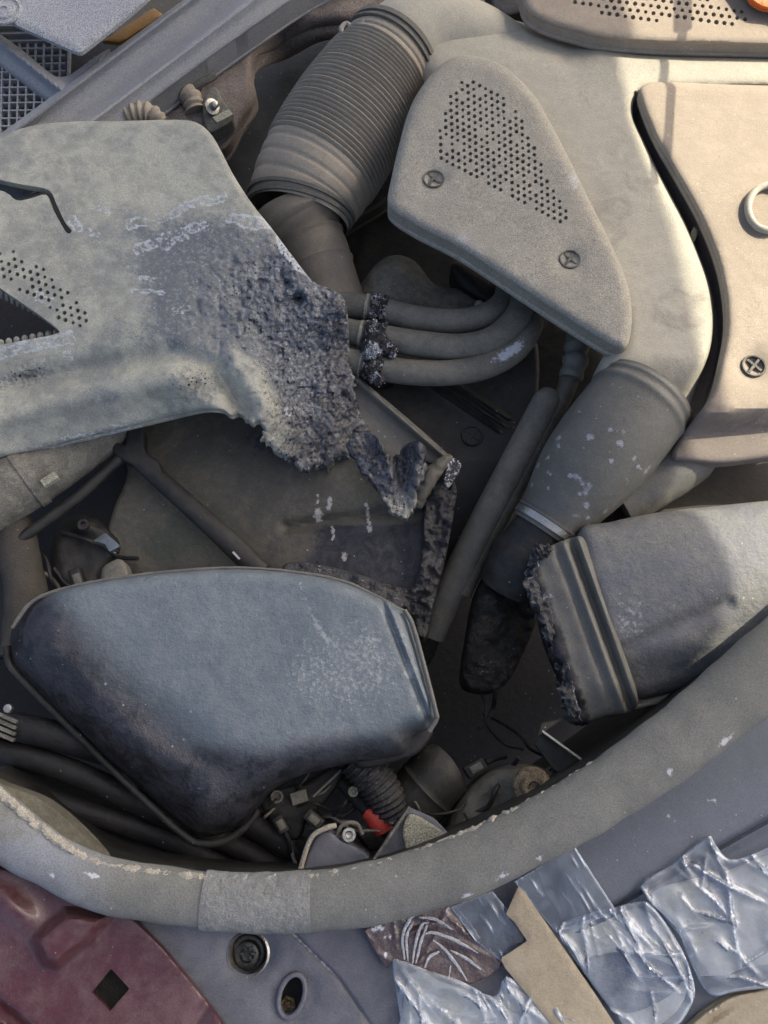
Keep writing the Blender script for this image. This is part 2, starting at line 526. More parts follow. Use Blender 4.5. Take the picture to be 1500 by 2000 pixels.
def clear_film(name, tintc, rough=.12, milk=.12):
    """crumpled clear plastic: see-through, a faint milky share that turns white along creases, a shiny skin"""
    m = bpy.data.materials.new(name); m.use_nodes = True
    nt = m.node_tree; N = nt.nodes; L = nt.links; N.clear()
    out = N.new('ShaderNodeOutputMaterial')
    tc = N.new('ShaderNodeTexCoord'); at = N.new('ShaderNodeAttribute'); at.attribute_name = 'wear'
    sep = N.new('ShaderNodeSeparateColor'); L.new(at.outputs['Color'], sep.inputs[0])
    n = N.new('ShaderNodeTexNoise'); n.inputs['Scale'].default_value = 38; n.inputs['Detail'].default_value = 3; n.inputs['Distortion'].default_value = 1.2
    L.new(tc.outputs['Object'], n.inputs['Vector'])
    b = N.new('ShaderNodeBump'); b.inputs['Strength'].default_value = .35; b.inputs['Distance'].default_value = .004
    L.new(n.outputs['Fac'], b.inputs['Height'])
    tr = N.new('ShaderNodeBsdfTransparent'); tr.inputs[0].default_value = (.93, .95, .97, 1)
    gl = N.new('ShaderNodeBsdfGlossy'); gl.inputs['Roughness'].default_value = rough; gl.inputs['Color'].default_value = (.95, .97, 1, 1)
    L.new(b.outputs[0], gl.inputs['Normal'])
    lw = N.new('ShaderNodeLayerWeight'); lw.inputs[0].default_value = .24; L.new(b.outputs[0], lw.inputs['Normal'])
    df = N.new('ShaderNodeBsdfDiffuse'); df.inputs[0].default_value = (*tintc, 1)
    mr = N.new('ShaderNodeMapRange'); L.new(n.outputs['Fac'], mr.inputs[0])
    mr.inputs[1].default_value = .4; mr.inputs[2].default_value = .75; mr.inputs[3].default_value = milk * .4; mr.inputs[4].default_value = milk * 2.2
    ad = N.new('ShaderNodeMath'); ad.operation = 'ADD'; ad.use_clamp = True
    L.new(mr.outputs[0], ad.inputs[0]); L.new(sep.outputs[1], ad.inputs[1])
    m1 = N.new('ShaderNodeMixShader'); L.new(ad.outputs[0], m1.inputs[0]); L.new(tr.outputs[0], m1.inputs[1]); L.new(df.outputs[0], m1.inputs[2])
    m2 = N.new('ShaderNodeMixShader'); L.new(lw.outputs['Fresnel'], m2.inputs[0]); L.new(m1.outputs[0], m2.inputs[1]); L.new(gl.outputs[0], m2.inputs[2])
    L.new(m2.outputs[0], out.inputs[0])
    return m

DUST = (.34, .31, .26)
M = {}
M['floor'] = mat('sooty floor', (.008, .008, .009), (.022, .021, .02), .4, .9)
M['duct'] = mat('dusty duct plastic', (.35, .325, .275), (.42, .385, .325), .8, .75, .25, 14, .14, .25, .3, burn=(.16, .15, .13), tint=(.21, .19, .155), veins=.4)
M['cover'] = mat('dusty cover plastic', (.26, .24, .21), (.345, .315, .27), .8, .8, .25, 16, .34, .4, .35, tint=(.42, .42, .41), veins=.4)
M['engine'] = mat('dusty brown plastic', (.27, .222, .178), (.36, .30, .245), .7, .75, .25, 12, .14, .25, .25, tint=(.13, .112, .098), veins=.45)  # tint colour is the flap's painted shade
M['gap'] = mat('shade toned brown plastic', (.13, .10, .085), (.17, .135, .115), .6, .8, .2, 16)  # less dusty brown, also deepened to carry the gap's shade
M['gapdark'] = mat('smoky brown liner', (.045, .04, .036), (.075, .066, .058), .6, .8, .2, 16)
M['hose'] = mat('dusty black rubber', (.105, .10, .09), (.19, .175, .15), .7, .75, .3, 25, .2, .3, .3)
M['bellows'] = mat('dusty bellows rubber', (.25, .215, .175), (.33, .285, .235), .8, .75, .3, 18, .2, .3, .1)
M['olive'] = mat('grimy tan band', (.07, .064, .05), (.13, .12, .095), .8, .8, .3, 30, .3, .4, .4)
M['spout'] = mat('brown grey spout', (.15, .128, .106), (.21, .178, .148), .8, .7, .3, 18, .16, .3, .2)
M['boot'] = mat('smoky rubber boot', (.10, .096, .088), (.16, .152, .135), .6, .55, .4, 20, .18, .3, .25, res=(.30, .31, .33))
M['shield'] = mat('heat warped plastic', (.19, .193, .18), (.37, .36, .305), .8, .55, .4, 16, .2, .5, .4, lo=.38, hi=.62,
                  burn=(.050, .051, .055), res=(.40, .43, .44), tint=(.068, .080, .094), blister=.8, bscale=300, burn_rough=.3, pits=.95, pscale=400, speck=.9)
M['box'] = mat('smoke bloomed plastic', (.098, .122, .132), (.15, .172, .178), .85, .36, .55, 20, .16, .4, .3,
               burn=(.022, .022, .025), res=(.27, .29, .27), tint=(.055, .05, .06), burn_rough=.32, flake=.5, soft=.35, veins=.5)  # burn colour holds the painted dark of the turned sides
M['intake'] = mat('smoky intake plastic', (.108, .114, .122), (.175, .17, .158), .8, .6, .35, 20, .16, .4, .5, burn=(.045, .043, .042), res=(.33, .33, .32), tint=(.10, .115, .14), flake=.4, veins=.5)
M['plate'] = mat('scorched plate', (.06, .055, .046), (.125, .113, .086), .7, .5, .4, 30, .2, .3, .4, lo=.40, hi=.68, burn=(.022, .022, .026), tint=(.035, .045, .03), res=(.42, .40, .36))
M['char'] = mat('charred plastic', (.012, .012, .013), (.06, .06, .062), .5, .38, .6, 60, .3, .8, 1.0, res=(.40, .42, .45))
M['crust'] = mat('burnt crust', (.014, .013, .012), (.085, .07, .055), .8, .55, .5, 90, .3, .9, 1.0, lo=.48, hi=.62)
M['slag'] = mat('melted metal slag', (.018, .018, .02), (.55, .56, .58), .95, .16, .8, 120, .3, .8, 1.0, metal=.4, lo=.51, hi=.57)  # pale blotches: metal flakes and white glints put into the colour
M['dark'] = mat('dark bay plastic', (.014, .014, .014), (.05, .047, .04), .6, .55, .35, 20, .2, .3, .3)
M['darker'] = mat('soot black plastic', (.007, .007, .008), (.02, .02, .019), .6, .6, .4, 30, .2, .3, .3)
M['screw'] = mat('dusty screw', (.06, .057, .05), (.19, .175, .15), .7, .6, .4, 60)
M['steel'] = mat('bright steel', (.35, .34, .33), (.5, .48, .45), .5, .32, .5, 60, .1, .2, .2, metal=.9)
M['rail'] = mat('blue grey painted panel', (.19, .20, .215), (.25, .25, .245), .6, .5, .45, 14, .32, .4, .1)
M['flap'] = mat('speckled grey felt board', (.27, .28, .29), (.32, .325, .33), .6, .85, .2, 14, .5, .6, .1)
M['foam'] = mat('dusty felt', (.16, .135, .13), (.24, .205, .19), .8, .95, .1, 14, .5, .9, .4)
M['seal'] = mat('weathered seal rubber', (.125, .124, .119), (.178, .175, .167), .8, .75, .3, 12, .2, .45, .25, res=(.46, .47, .48), tint=(.185, .20, .22))
M['tape'] = mat('grey cloth tape', (.14, .141, .14), (.215, .216, .214), .8, .6, .4, 35, .2, .4, .8)
M['maroon'] = mat('maroon painted steel', (.06, .015, .02), (.135, .09, .09), .5, .34, .5, 22, .2, .3, .2, tint=(.055, .014, .018), coat=.2)
M['panel'] = mat('slate grey plastic panel', (.075, .08, .095), (.15, .155, .17), .6, .6, .4, 16, .15, .3, .2, res=(.28, .29, .31))
M['trim'] = mat('blue grey trim plastic', (.075, .09, .112), (.108, .122, .142), .6, .55, .4, 12, .14, .2, .1, res=(.36, .37, .38))
M['kraft'] = mat('brown paper tape', (.25, .21, .155), (.33, .285, .22), .6, .7, .3, 30, .10, .2, .3)
M['brownfilm'] = mat('brown glossy film', (.045, .026, .024), (.08, .05, .045), .6, .22, .6, 40, .3, .2, .5, res=(.6, .62, .66), coat=.6)
M['pale'] = mat('pale lamp plastic', (.34, .36, .36), (.44, .41, .32), .8, .4, .5, 45, .08, .1, .3, tint=(.17, .22, .30))
M['highlight'] = mat('whitened film crease', (.30, .32, .34), (.52, .54, .56), .9, .25, .7, 200, .2, .2, .8)  # pale tone for the film's marks and painted reflections
M['navy'] = mat('blue black plastic', (.06, .075, .11), (.13, .15, .19), .6, .5, .5, 50, .4, .5, .4)
M['film'] = clear_film('clear plastic bag', (.62, .68, .74), .12, .10)
M['tapeclear'] = clear_film('clear tape', (.40, .47, .55), .1, .10)
M['red'] = mat('red insulation', (.50, .045, .03), (.40, .12, .09), .5, .5, .4, 60)
M['orange'] = mat('orange paint', (.62, .13, .02), (.60, .2, .06), .4, .5, .4, 30)
M['amber'] = mat('amber tone', (.26, .13, .02), (.2, .14, .06), .5, .5, .4, 30)
M['rust'] = mat('crusted bolt', (.13, .09, .06), (.40, .34, .24), .8, .7, .3, 150, .3, .9, 1.0)
M['stone'] = mat('pale mineral pad', (.24, .235, .19), (.32, .31, .26), .8, .85, .2, 60, .5, .9, .5)
M['cast'] = mat('smoked cast metal', (.10, .095, .085), (.24, .22, .19), .8, .75, .3, 24, .3, .6, .7)
M['straw'] = mat('dry leaf', (.50, .40, .22), (.55, .46, .28), .5, .7, .2, 80)
M['bolt'] = mat('dark steel bolt', (.03, .03, .03), (.12, .12, .12), .5, .3, .5, 90, .1, .2, .2, metal=.5)
M['bonnet'] = mat('grey bonnet paint', (.35, .35, .36), (.4, .4, .4), .3, .5)

# ------------------------------------------------------------------ bay floor and an unseen raised bonnet, outlined to shade it
mb = MB()
sheet(mb, [(-900, -900), (2400, -900), (2400, 2900), (-900, 2900)], lambda X, Y: -680 + 30 * fbm(X, Y, 300, 5), 20, 1, res=90, smooth=1)
mb.build('engine_bay_floor', M['floor'], kind='structure')

def sunlift(x, y, h, z0=0):
    p = P(x, y, z0)
    return p + SUN * ((h * U - p.z) / SUN.z)

lit = [(1148, -500), (1168, 0), (1192, 95), (1212, 200), (1240, 300), (1290, 420), (1318, 520), (1345, 640), (1380, 800), (1408, 1000),
       (1440, 1120), (1440, 1200), (1430, 1270), (1520, 1310), (1700, 1360), (1900, 1400), (1900, 2700), (-600, 2700), (-600, -500)]  # bonnet outline, its right side traced along the edge of the sunlit area
pts = catmull(lit[:14], 6).tolist() + lit[14:]
HB = 2000
vt = [sunlift(x, y, HB) for x, y in pts]
vb = [v + Vector((0, 0, .012)) for v in vt]
n = len(vt)
mb = MB().add([tuple(v) for v in vt + vb], [tuple(range(n)), tuple(range(2 * n - 1, n - 1, -1))] + [(i, i + n, (i + 1) % n + n, (i + 1) % n) for i in range(n)])
mb.build('shade_bonnet', M['bonnet'], label='unseen raised grey car bonnet, outline shaped to shade the left and front of the bay', cat='bonnet')
# gas strut of the bonnet: thick barrel, thin rod, both throw the narrow shadow on the right hand covers
st = thing('bonnet_strut', 'slim bonnet strut above the right hand covers', 'strut', sunlift(1332, -200, 620))
def wtube(mb, a, b, r):
    a = Vector(a); b = Vector(b); t = (b - a).normalized(); u = t.orthogonal().normalized(); v = t.cross(u)
    V = []
    for p in (a, b):
        for k in range(14):
            q = 2 * math.pi * k / 14
            V.append(tuple(p + (u * math.cos(q) + v * math.sin(q)) * r))
    mb.add(V, [(k, (k + 1) % 14, 14 + (k + 1) % 14, 14 + k) for k in range(14)] + [tuple(range(14))[::-1], tuple(range(14, 28))])
    return mb
s0 = sunlift(1332, -500, 460, 38); s1 = sunlift(1326, 66, 460, 38); s2 = sunlift(1308, 330, 460, 38)
wtube(MB(), s0, s1, 17 * U).build('barrel', M['dark'], st)
wtube(MB(), s1, s2, 8.5 * U).build('rod', M['steel'], st)

# ------------------------------------------------------------------ cowl, top left
cw = thing('cowl_panel', 'blue grey cowl panel with a ridged rail and square mesh, top left corner', 'cowl', P(150, 150, -20))
def zrail(X, Y):
    d = (X * .602 + Y * .799) - 209           # across the rail
    z = 30 * np.exp(-((d - 12) / 11) ** 2) - 14 * sst(d, 20, 60) + 16 * np.exp(-((d - 86) / 12) ** 2) - 30 * sst(d, 92, 150)
    return z + 10
sheet(MB(), [(-60, 310), (-60, 300), (0, 261), (30, 240), (250, 78), (365, -5), (440, -60), (440, -60), (700, -60), (640, -40), (560, 8), (400, 120), (300, 195), (230, 250), (60, 340), (-60, 360)],
      zrail, 60, 5, res=7, smooth=2, lines=[[(-60, 321.80225281602003), (640, -205.60700876095115)], [(-60, 414.4180225281602), (640, -112.99123904881097)]], lw=15).build('rail', M['rail'], cw)
def zarm(X, Y):
    d = (-X * .62 + Y * .785) - 53
    return 4 + 26 * np.exp(-((d - 10) / 9) ** 2) - 22 * sst(d, 22, 60)
sheet(MB(), [(-60, 20), (-60, 20), (0, 66), (50, 103), (98, 143), (118, 150), (140, 144), (185, 112), (215, 95), (185, 135), (118, 195), (95, 198), (50, 165), (0, 128), (-60, 85)],
      zarm, 40, 4, res=6).build('cross_arm', M['rail'], cw)
g = MB()
for k in range(-6, 12):
    bar(g, -70, 132 + k * 15, -26, 130, 128 + k * 15, -26, 3.2, 12)
for k in range(-5, 9):
    bar(g, 8 + k * 16, 90, -26, 2 + k * 16, 300, -26, 3.2, 12)
g.build('mesh_grille', M['rail'], cw)
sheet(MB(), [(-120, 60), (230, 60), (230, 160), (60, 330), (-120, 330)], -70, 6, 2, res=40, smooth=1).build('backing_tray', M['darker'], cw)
fl = thing('dusty_flap', 'speckled grey plate with a round boss overhanging the cowl, top left corner', 'plate', P(100, 30, 50))
sheet(MB(), [(-80, -80), (-80, -80), (360, -80), (360, -80), (285, 0), (172, 92), (156, 101), (140, 98), (45, 55), (0, 33), (-80, 5)], 85, 9, 4, res=9, smooth=3).build('plate_sheet', M['flap'], fl)
lathe(MB(), 8, 22, 85, [(36, 0), (35, 3), (31, 4), (29, 1.5), (24, 1.5), (22, 5), (8, 6), (6, 3)], 28).build('boss', M['flap'], fl)
sheet(MB(), [(200, 80), (300, 15), (320, 30), (235, 84)], -20, 8, 3, res=10, smooth=1).build('amber_reflection', M['amber'], label='amber tone marker modelled as a sliver in the gap beside the cowl rail', cat='reflection')  # thin piece added to stand for an orange reflection

# ------------------------------------------------------------------ firewall felt
fw = thing('bulkhead_liner', 'mauve grey felt bulkhead liner behind the ribbed hose', 'liner', P(500, 130, -150))
sheet(MB(), [(330, 170), (420, 105), (650, -60), (980, -60), (1050, 20), (960, 60), (760, 60), (640, 52), (560, 90), (500, 112), (492, 150), (500, 190), (470, 240), (430, 300), (330, 300), (240, 250)],
      lambda X, Y: -95 + 12 * fbm(X, Y, 120, 3) - 40 * sst((X - 400) * .6 + (Y - 120) * .8, 60, 160) - 90 * sst(Y, 20, 110) * sst(X, 480, 560), 40, 18, res=8).build('felt_face', M['foam'], fw)
sheet(MB(), [(470, 120), (560, 70), (760, 20), (900, 40), (860, 300), (600, 480), (470, 440), (420, 330)], lambda X, Y: -250 + 8 * fbm(X, Y, 160, 9), 40, 20, res=16).build('inner_wall', M['dark'], fw)
lathe(MB(), 436, 136, -112, [(16, 0), (15, 8), (7, 14), (5, 30), (2, 34)], 10, (0.2, 0.5, .7)).build('stud', M['cast'], fw)
lathe(MB(), 371, 186, -106, [(34, 0), (32, 10), (26, 14), (14, 12)], 24).build('boss', M['foam'], fw)
cn = thing('wiring_bracket', 'dusty bracket with a ribbed conduit and a stud on the bulkhead liner', 'bracket', P(400, 215, -110))
tube(MB(), [(322, 168, -80, 17), (345, 172, -76, 18), (372, 190, -78, 20), (383, 218, -90, 20)], 12, 16, rm=lambda s: 1 + .10 * math.sin(s * 46)).build('ribbed_conduit', M['bellows'], cn)
sheet(MB(), [(283, 190), (330, 172), (350, 190), (380, 232), (300, 245), (284, 215)], -104, 14, 6, res=8).build('mounting_plate', M['foam'], cn)
tube(MB(), [(372, 172, -70, 7), (420, 148, -66, 7)], 4, 8).build('clip', M['cast'], cn)
sheet(MB(), [(398, 190), (420, 170), (432, 190), (455, 225), (448, 240), (412, 260), (398, 235)], lambda X, Y: -70 - .3 * (Y - 200), 40, 6, res=7).build('bracket_block', M['cast'], cn)
lathe(MB(), 412, 210, -66, [(15, 0), (15, 7), (8, 8), (7, 22), (3, 25)], 12, (.5, -.3, .6)).build('stud', M['steel'], cn)
bar(MB(), 420, 238, -58, 452, 222, -60, 16, 10).build('spring_clip', M['stone'], cn)
tube(MB(), [(225, 240, -40, 15), (250, 228, -34, 20), (275, 222, -32, 21), (297, 224, -34, 18), (320, 240, -44, 12)], 14, 16, rm=lambda s: 1 + .12 * math.sin(s * 50)).build('ribbed_plug', M['bellows'],
     label='small ribbed rubber plug peeking over the top edge of the warped shield', cat='plug')
sheet(MB(), [(960, -40), (1080, -40), (1035, 20), (985, 34), (958, 10)], lambda X, Y: -60 + 10 * fbm(X, Y, 30, 2), 40, 10, res=8).build('dark_clip', M['darker'],
      label='black rubber block wedged at the left end of the upper perforated cover', cat='rubber block')

# ------------------------------------------------------------------ big pale duct
def zduct(X, Y):
    z = 12 + 10 * fbm(X, Y, 260, 8) + 2.0 * fbm(X, Y, 45, 21)
    z -= 50 * sst(Y, 690, 800)
    z -= 26 * np.exp(-((Y - 152) / 26) ** 2) * sst(X, 1180, 1280) * 0
    return z
dout = [(742, 80), (790, 44), (870, 20), (950, 25), (1040, 50), (1150, 88), (1230, 104), (1330, 110), (1560, 114), (1560, 114), (1560, 170), (1560, 170), (1330, 172),
        (1262, 176), (1240, 192), (1236, 228), (1258, 278), (1284, 332), (1312, 385), (1338, 435), (1366, 502), (1386, 560), (1394, 620), (1388, 680), (1362, 750), (1335, 820), (1270, 830), (1190, 770), (1168, 720),
        (1200, 640), (1150, 540), (1010, 380), (900, 300), (835, 195)]
dm = MB()
tube(dm, [(748, 128, -48, 84), (792, 92, -44, 86), (850, 74, -46, 78), (920, 86, -66, 72), (990, 118, -100, 64)], 12, 40)
sheet(dm, dout, zduct, 60, lambda X, Y: 20 + 55 * sst(X, 1180, 1100) + 35 * sst(Y, 350, 560) * sst(X, 1310, 1200), res=9, wear=lambda X, Y, s: np.stack([0 * X, 0 * X, .42 * sst(fbm(X, Y, 150, 71), .02, .2) + .4 * blob(X, Y, 1240, 435, 8) + .3 * blob(X, Y, 1230, 640, 60, 40)], -1)).build(
    'intake_duct', M['duct'], label='broad pale dusty intake duct curving from the ribbed hose down to the black boot', cat='duct')

# ------------------------------------------------------------------ perforated cover with screws
def screw(parent, x, y, z, r, m=None, name='screw'):
    s = MB()
    lathe(s, x, y, z, [(r * 1.28, 0), (r * 1.22, 3), (r * 1.08, 2.5), (r * 1.0, -8), (r * .2, -9)], 20)
    for a in (38, 128):
        ca, sa = math.cos(math.radians(a)) * r * .92, math.sin(math.radians(a)) * r * .92
        bar(s, x - ca, y - sa, z - 5 + (a > 50), x + ca, y + sa, z - 5 + (a > 50), r * .26, 9)
    lathe(s, x, y, z, [(r * .24, -8), (r * .22, -2), (r * .1, -1)], 10)
    return s.build(name, m or M['screw'], parent)
pc = thing('perforated_cover', 'rounded triangular dusty cover with a field of small holes and two screws', 'cover', P(980, 400, 20))
pout = [(905, 108), (950, 114), (990, 134), (1040, 182), (1075, 240), (1112, 312), (1152, 394), (1192, 474), (1222, 545), (1234, 605), (1230, 662), (1217, 682), (1180, 668), (1090, 612),
        (1000, 552), (900, 487), (820, 446), (772, 416), (757, 393), (764, 350), (780, 280), (800, 212), (830, 160), (868, 122)]
dots = hexdots([(893, 160), (930, 158), (962, 170), (1002, 208), (1034, 262), (1056, 318), (1080, 365), (1108, 408), (1106, 434), (1082, 432), (1030, 402), (956, 366), (880, 326), (848, 300), (854, 262), (872, 206), (884, 172)], 13.2, 3.9, 28, .06)
def zpc(X, Y):
    return 52 + 8 * fbm(X, Y, 200, 4) - 10 * sst(Y, 520, 690) - 9 * (np.exp(-((X - 847) ** 2 + (Y - 350) ** 2) / 28 ** 2) + np.exp(-((X - 1113) ** 2 + (Y - 507) ** 2) / 26 ** 2))
sheet(MB(), pout, zpc, 42, 20, circles=dots, res=9,
      wear=lambda X, Y, s: np.stack([0 * X, 0 * X, .55 * blob(X, Y, 1120, 355, 40, 22, 60) + .45 * blob(X, Y, 920, 480, 60, 30, 30) + .4 * blob(X, Y, 1010, 560, 60, 22, 30)], -1)).build('cover_shell', M['cover'], pc)
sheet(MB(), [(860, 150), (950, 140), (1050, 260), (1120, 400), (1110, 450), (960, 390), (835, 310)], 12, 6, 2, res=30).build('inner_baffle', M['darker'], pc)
for sx_, sy_ in ((847, 350), (1113, 507)):
    screw(pc, sx_, sy_, float(zpc(np.array([sx_ * 1.0]), np.array([sy_ * 1.0]))[0]) + 3.5, 17)

# ------------------------------------------------------------------ upper right cover
uc = thing('upper_cover', 'sunlit beige cover with a long field of holes along the top right edge', 'cover', P(1300, 40, 40))
udots = hexdots([(1085, -40), (1110, 2), (1165, 23), (1240, 40), (1320, 42), (1400, 46), (1486, 49), (1470, 28), (1400, 4), (1340, -40)], 15.5, 4.5, 8, .05)
sheet(MB(), [(1010, -80), (1010, -80), (1022, 10), (1060, 42), (1130, 64), (1180, 76), (1290, 84), (1400, 87), (1600, 92), (1600, 92), (1600, -80), (1600, -80)],
      lambda X, Y: 46 + 4 * fbm(X, Y, 200, 6), 34, 16, circles=udots, res=9, smooth=3).build('cover_shell', M['engine'], uc)
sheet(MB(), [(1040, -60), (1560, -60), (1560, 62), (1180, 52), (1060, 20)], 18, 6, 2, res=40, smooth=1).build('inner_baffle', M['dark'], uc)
sheet(MB(), [(1440, -80), (1640, -80), (1640, 40), (1520, 18), (1470, 4)], 76, 10, 6, res=14, smooth=2).build('orange_panel', M['orange'], label='bright orange painted corner at the top right edge', cat='panel')

# ------------------------------------------------------------------ right engine cover
ec = thing('engine_cover', 'large sunlit brown engine cover with a moulded ring, right edge', 'engine cover', P(1420, 500, 20))
def zec(X, Y):
    return 31 + 5 * fbm(X, Y, 240, 31) - 62 * sst(Y + .1 * (X - 1400), 800, 850) - 12 * np.exp(-((X - 1472) ** 2 + (Y - 715) ** 2) / 30 ** 2)
ecs = sheet(MB(), [(1247, 182), (1262, 164), (1300, 160), (1420, 165), (1620, 170), (1620, 170), (1620, 895), (1620, 895), (1500, 897), (1410, 907), (1345, 902), (1311, 893), (1330, 850), (1362, 812), (1390, 770),
             (1406, 710), (1418, 640), (1413, 565), (1397, 500), (1370, 433), (1345, 385), (1313, 330), (1284, 280), (1262, 232)], zec, 16, 16, res=9, smooth=3,
      wear=lambda X, Y, s: np.stack([0 * X, 0 * X, .8 * sst(Y, 700, 900) + .25 * sst(X, 1440, 1380) * sst(Y, 600, 760)], -1)).build('cover_shell', M['engine'], ec)  # tint darkens the lower flap, painting the shade on it
sheet(MB(), [(1256, 190), (1270, 172), (1640, 180), (1640, 180), (1640, 780), (1640, 780), (1420, 780), (1398, 760), (1414, 710), (1425, 640), (1420, 568), (1404, 505), (1376, 438), (1350, 390), (1320, 337), (1272, 240)], 14, 62, 3, res=14, smooth=2).build('side_skirt', M['gap'], ec)  # added inset wall, shade of the gap put into its brown
ringv = MB()
rp = []
for k in range(33):
    a = 2 * math.pi * k / 32
    rp.append((1502 + 41 * math.cos(a), 406 + 44 * math.sin(a), 40, 7))
tube(ringv, rp, 3, 12, cap=False); ringv.build('moulded_ring', M['duct'], ecs)
screw(ec, 1472, 715, 26, 19)
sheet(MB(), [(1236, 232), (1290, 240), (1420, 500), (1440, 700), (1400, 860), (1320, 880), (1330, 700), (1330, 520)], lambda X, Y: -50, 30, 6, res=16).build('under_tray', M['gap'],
      label='brown tray surface down in the gap between pale duct and engine cover', cat='tray')
sheet(MB(), [(1349, 462), (1354, 444), (1366, 444), (1358, 468), (1352, 474)], lambda X, Y: -22 + 8 * fbm(X, Y, 10, 4), 4, 2, res=3).build('dry_leaf', M['straw'], label='tiny dry leaf scrap in the gap beside the engine cover', cat='leaf')
# lobe below the flap
tube(MB(), [(1372, 840, -100, 56), (1340, 892, -104, 56), (1275, 942, -116, 52), (1205, 985, -132, 50)], 10, 24, nz=2, nscale=60).build('lower_pipe', M['boot'], label='smoky curved pipe under the engine cover flap beside the black boot', cat='pipe')
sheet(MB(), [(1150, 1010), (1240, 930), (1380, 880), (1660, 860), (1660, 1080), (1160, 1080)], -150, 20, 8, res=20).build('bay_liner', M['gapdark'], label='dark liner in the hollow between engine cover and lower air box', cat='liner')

# ------------------------------------------------------------------ ribbed hose
rh = thing('ribbed_hose', 'large grey ribbed air hose slanting down from the pale duct to a stamped spout', 'hose', P(650, 300, -120))
ax = [(770, 104, -46, 94), (750, 132, -48, 98), (722, 172, -54, 106), (684, 232, -64, 114), (645, 296, -78, 116), (612, 352, -92, 113), (592, 392, -104, 106), (584, 424, -114, 97)]
NR = 27
def rmh(s):
    if s < .13: return 1.0 - .03 * (math.sin(s / .13 * math.pi * 3) ** 8)
    if s < .74: return 1 + .03 * math.sin((s - .13) / .61 * 2 * math.pi * NR)
    return 1.0 - .02 * (math.sin((s - .74) / .26 * math.pi * 4) ** 8)
tube(MB(), ax, 60, 48, rm=rmh, cap=False).build('bellows', M['bellows'], rh)
def band(mb, axis, s0, s1, grow, steps=6, seg=40):
    W = np.array([(x, y, z, r) for x, y, z, r in axis], float)
    C = catmull(W, 40)
    i0 = int(s0 * (len(C) - 1)); i1 = int(s1 * (len(C) - 1))
    idx = np.linspace(i0, i1, steps).astype(int)
    pts = [tuple(C[i]) for i in idx]
    pts = [(p[0], p[1], p[2], p[3] + grow) for p in pts]
    pts = [(pts[0][0], pts[0][1], pts[0][2], pts[0][3] - grow)] + pts + [(pts[-1][0], pts[-1][1], pts[-1][2], pts[-1][3] - grow)]
    W2 = []
    F = []; V = []
    for (x, y, z, r) in pts:
        p = P(x, y, z); W2.append((p, wr(p, r)))
    t = (W2[-1][0] - W2[0][0]).normalized()
    u = (Vector((0, 0, 1)) - t * t.z).normalized(); v = t.cross(u)
    for p, r in W2:
        for k in range(seg):
            a = 2 * math.pi * k / seg
            V.append(tuple(p + (u * math.cos(a) + v * math.sin(a)) * r))
    for j in range(len(W2) - 1):
        for k in range(seg):
            F.append((j * seg + k, j * seg + (k + 1) % seg, (j + 1) * seg + (k + 1) % seg, (j + 1) * seg + k))
    mb.add(V, F)
    return mb
for (a, b, nm) in ((.012, .05, 'clamp'), (.085, .10, 'clamp'), (.90, .925, 'clamp'), (.955, .985, 'clamp')):
    band(MB(), ax, a, b, 5).build(nm, M['hose'], rh)
tube(MB(), [(584, 424, -114, 92), (588, 440, -118, 94), (594, 452, -122, 84), (604, 470, -128, 68), (618, 500, -136, 66), (640, 560, -150, 62), (660, 620, -164, 62)], 14, 40, rm=lambda s: 1 + .05 * math.exp(-((s - .10) / .02) ** 2) + .06 * math.exp(-((s - .27) / .015) ** 2) + .05 * math.exp(-((s - .52) / .012) ** 2)).build('spout', M['spout'], rh)
lathe(MB(), 628, 500, -72, [(2, 0)] , 3)
sp = MB()
for k in range(7):
    bar(sp, 613, 482 + k * 9, -71 - k * 2.1, 626, 480 + k * 9, -71 - k * 2.1, 2.2, 2)
bar(sp, 611, 476, -70, 615, 540, -86, 2, 2); bar(sp, 628, 474, -70, 632, 538, -86, 2, 2)
sp.build('stamped_ladder', M['bellows'], rh)
cl = MB()
tube(cl, [(694, 86, 30, 5), (680, 76, 44, 5), (666, 58, 50, 5), (678, 46, 50, 5), (692, 62, 48, 5), (704, 72, 40, 5)], 4, 8)
tube(cl, [(708, 70, 46, 6), (709, 52, 58, 6), (710, 40, 60, 5)], 3, 8)
cl.build('wire_clip', M['cover'], rh)

# ------------------------------------------------------------------ warped shield
def zsh(X, Y):
    z = 66 - 95 * sst(X, 330, 720) * sst(Y, 300, 700) - 40 * sst(Y - .25 * X, 560, 760)
    z = z + 14 * fbm(X, Y, 220, 2)
    d = segdist(X, Y, [(-60, 770), (150, 725), (330, 690), (420, 715), (470, 800)])
    below = sst(Y - (770 - .23 * (X + 60)), -10, 90)
    z = z - 16 * np.exp(-(d / 22) ** 2) + 24 * np.exp(-((d - 38) / 30) ** 2) * below - 46 * below * sst(d, 55, 150)
    hot = np.clip(1.1 * blob(X, Y, 600, 690, 140, 230, 0) + .7 * blob(X, Y, 470, 600, 110), 0, 1)
    hot2 = np.clip(hot + .8 * sst(X, 560, 640), 0, 1)
    z = z + hot2 * (14 * fbm(X, Y, 52, 12, 2) + 4.5 * fbm(X, Y, 16, 14, 2) + 3.5 * fbm(X, Y, 9, 18, 1))
    z = z - hot2 * 5 * sst(vnoise(X, Y, 11, 91), .66, .86) - hot2 * 5 * sst(vnoise(X, Y, 24, 92), .78, .92)
    z = z + 24 * blob(X, Y, 592, 578, 22) - 44 * blob(X, Y, 584, 582, 11)
    z = z - 26 * blob(X, Y, 400, 755, 30, 26)
    z = z - 60 * sst(X, 640, 740) * sst(Y, 700, 900)
    return z
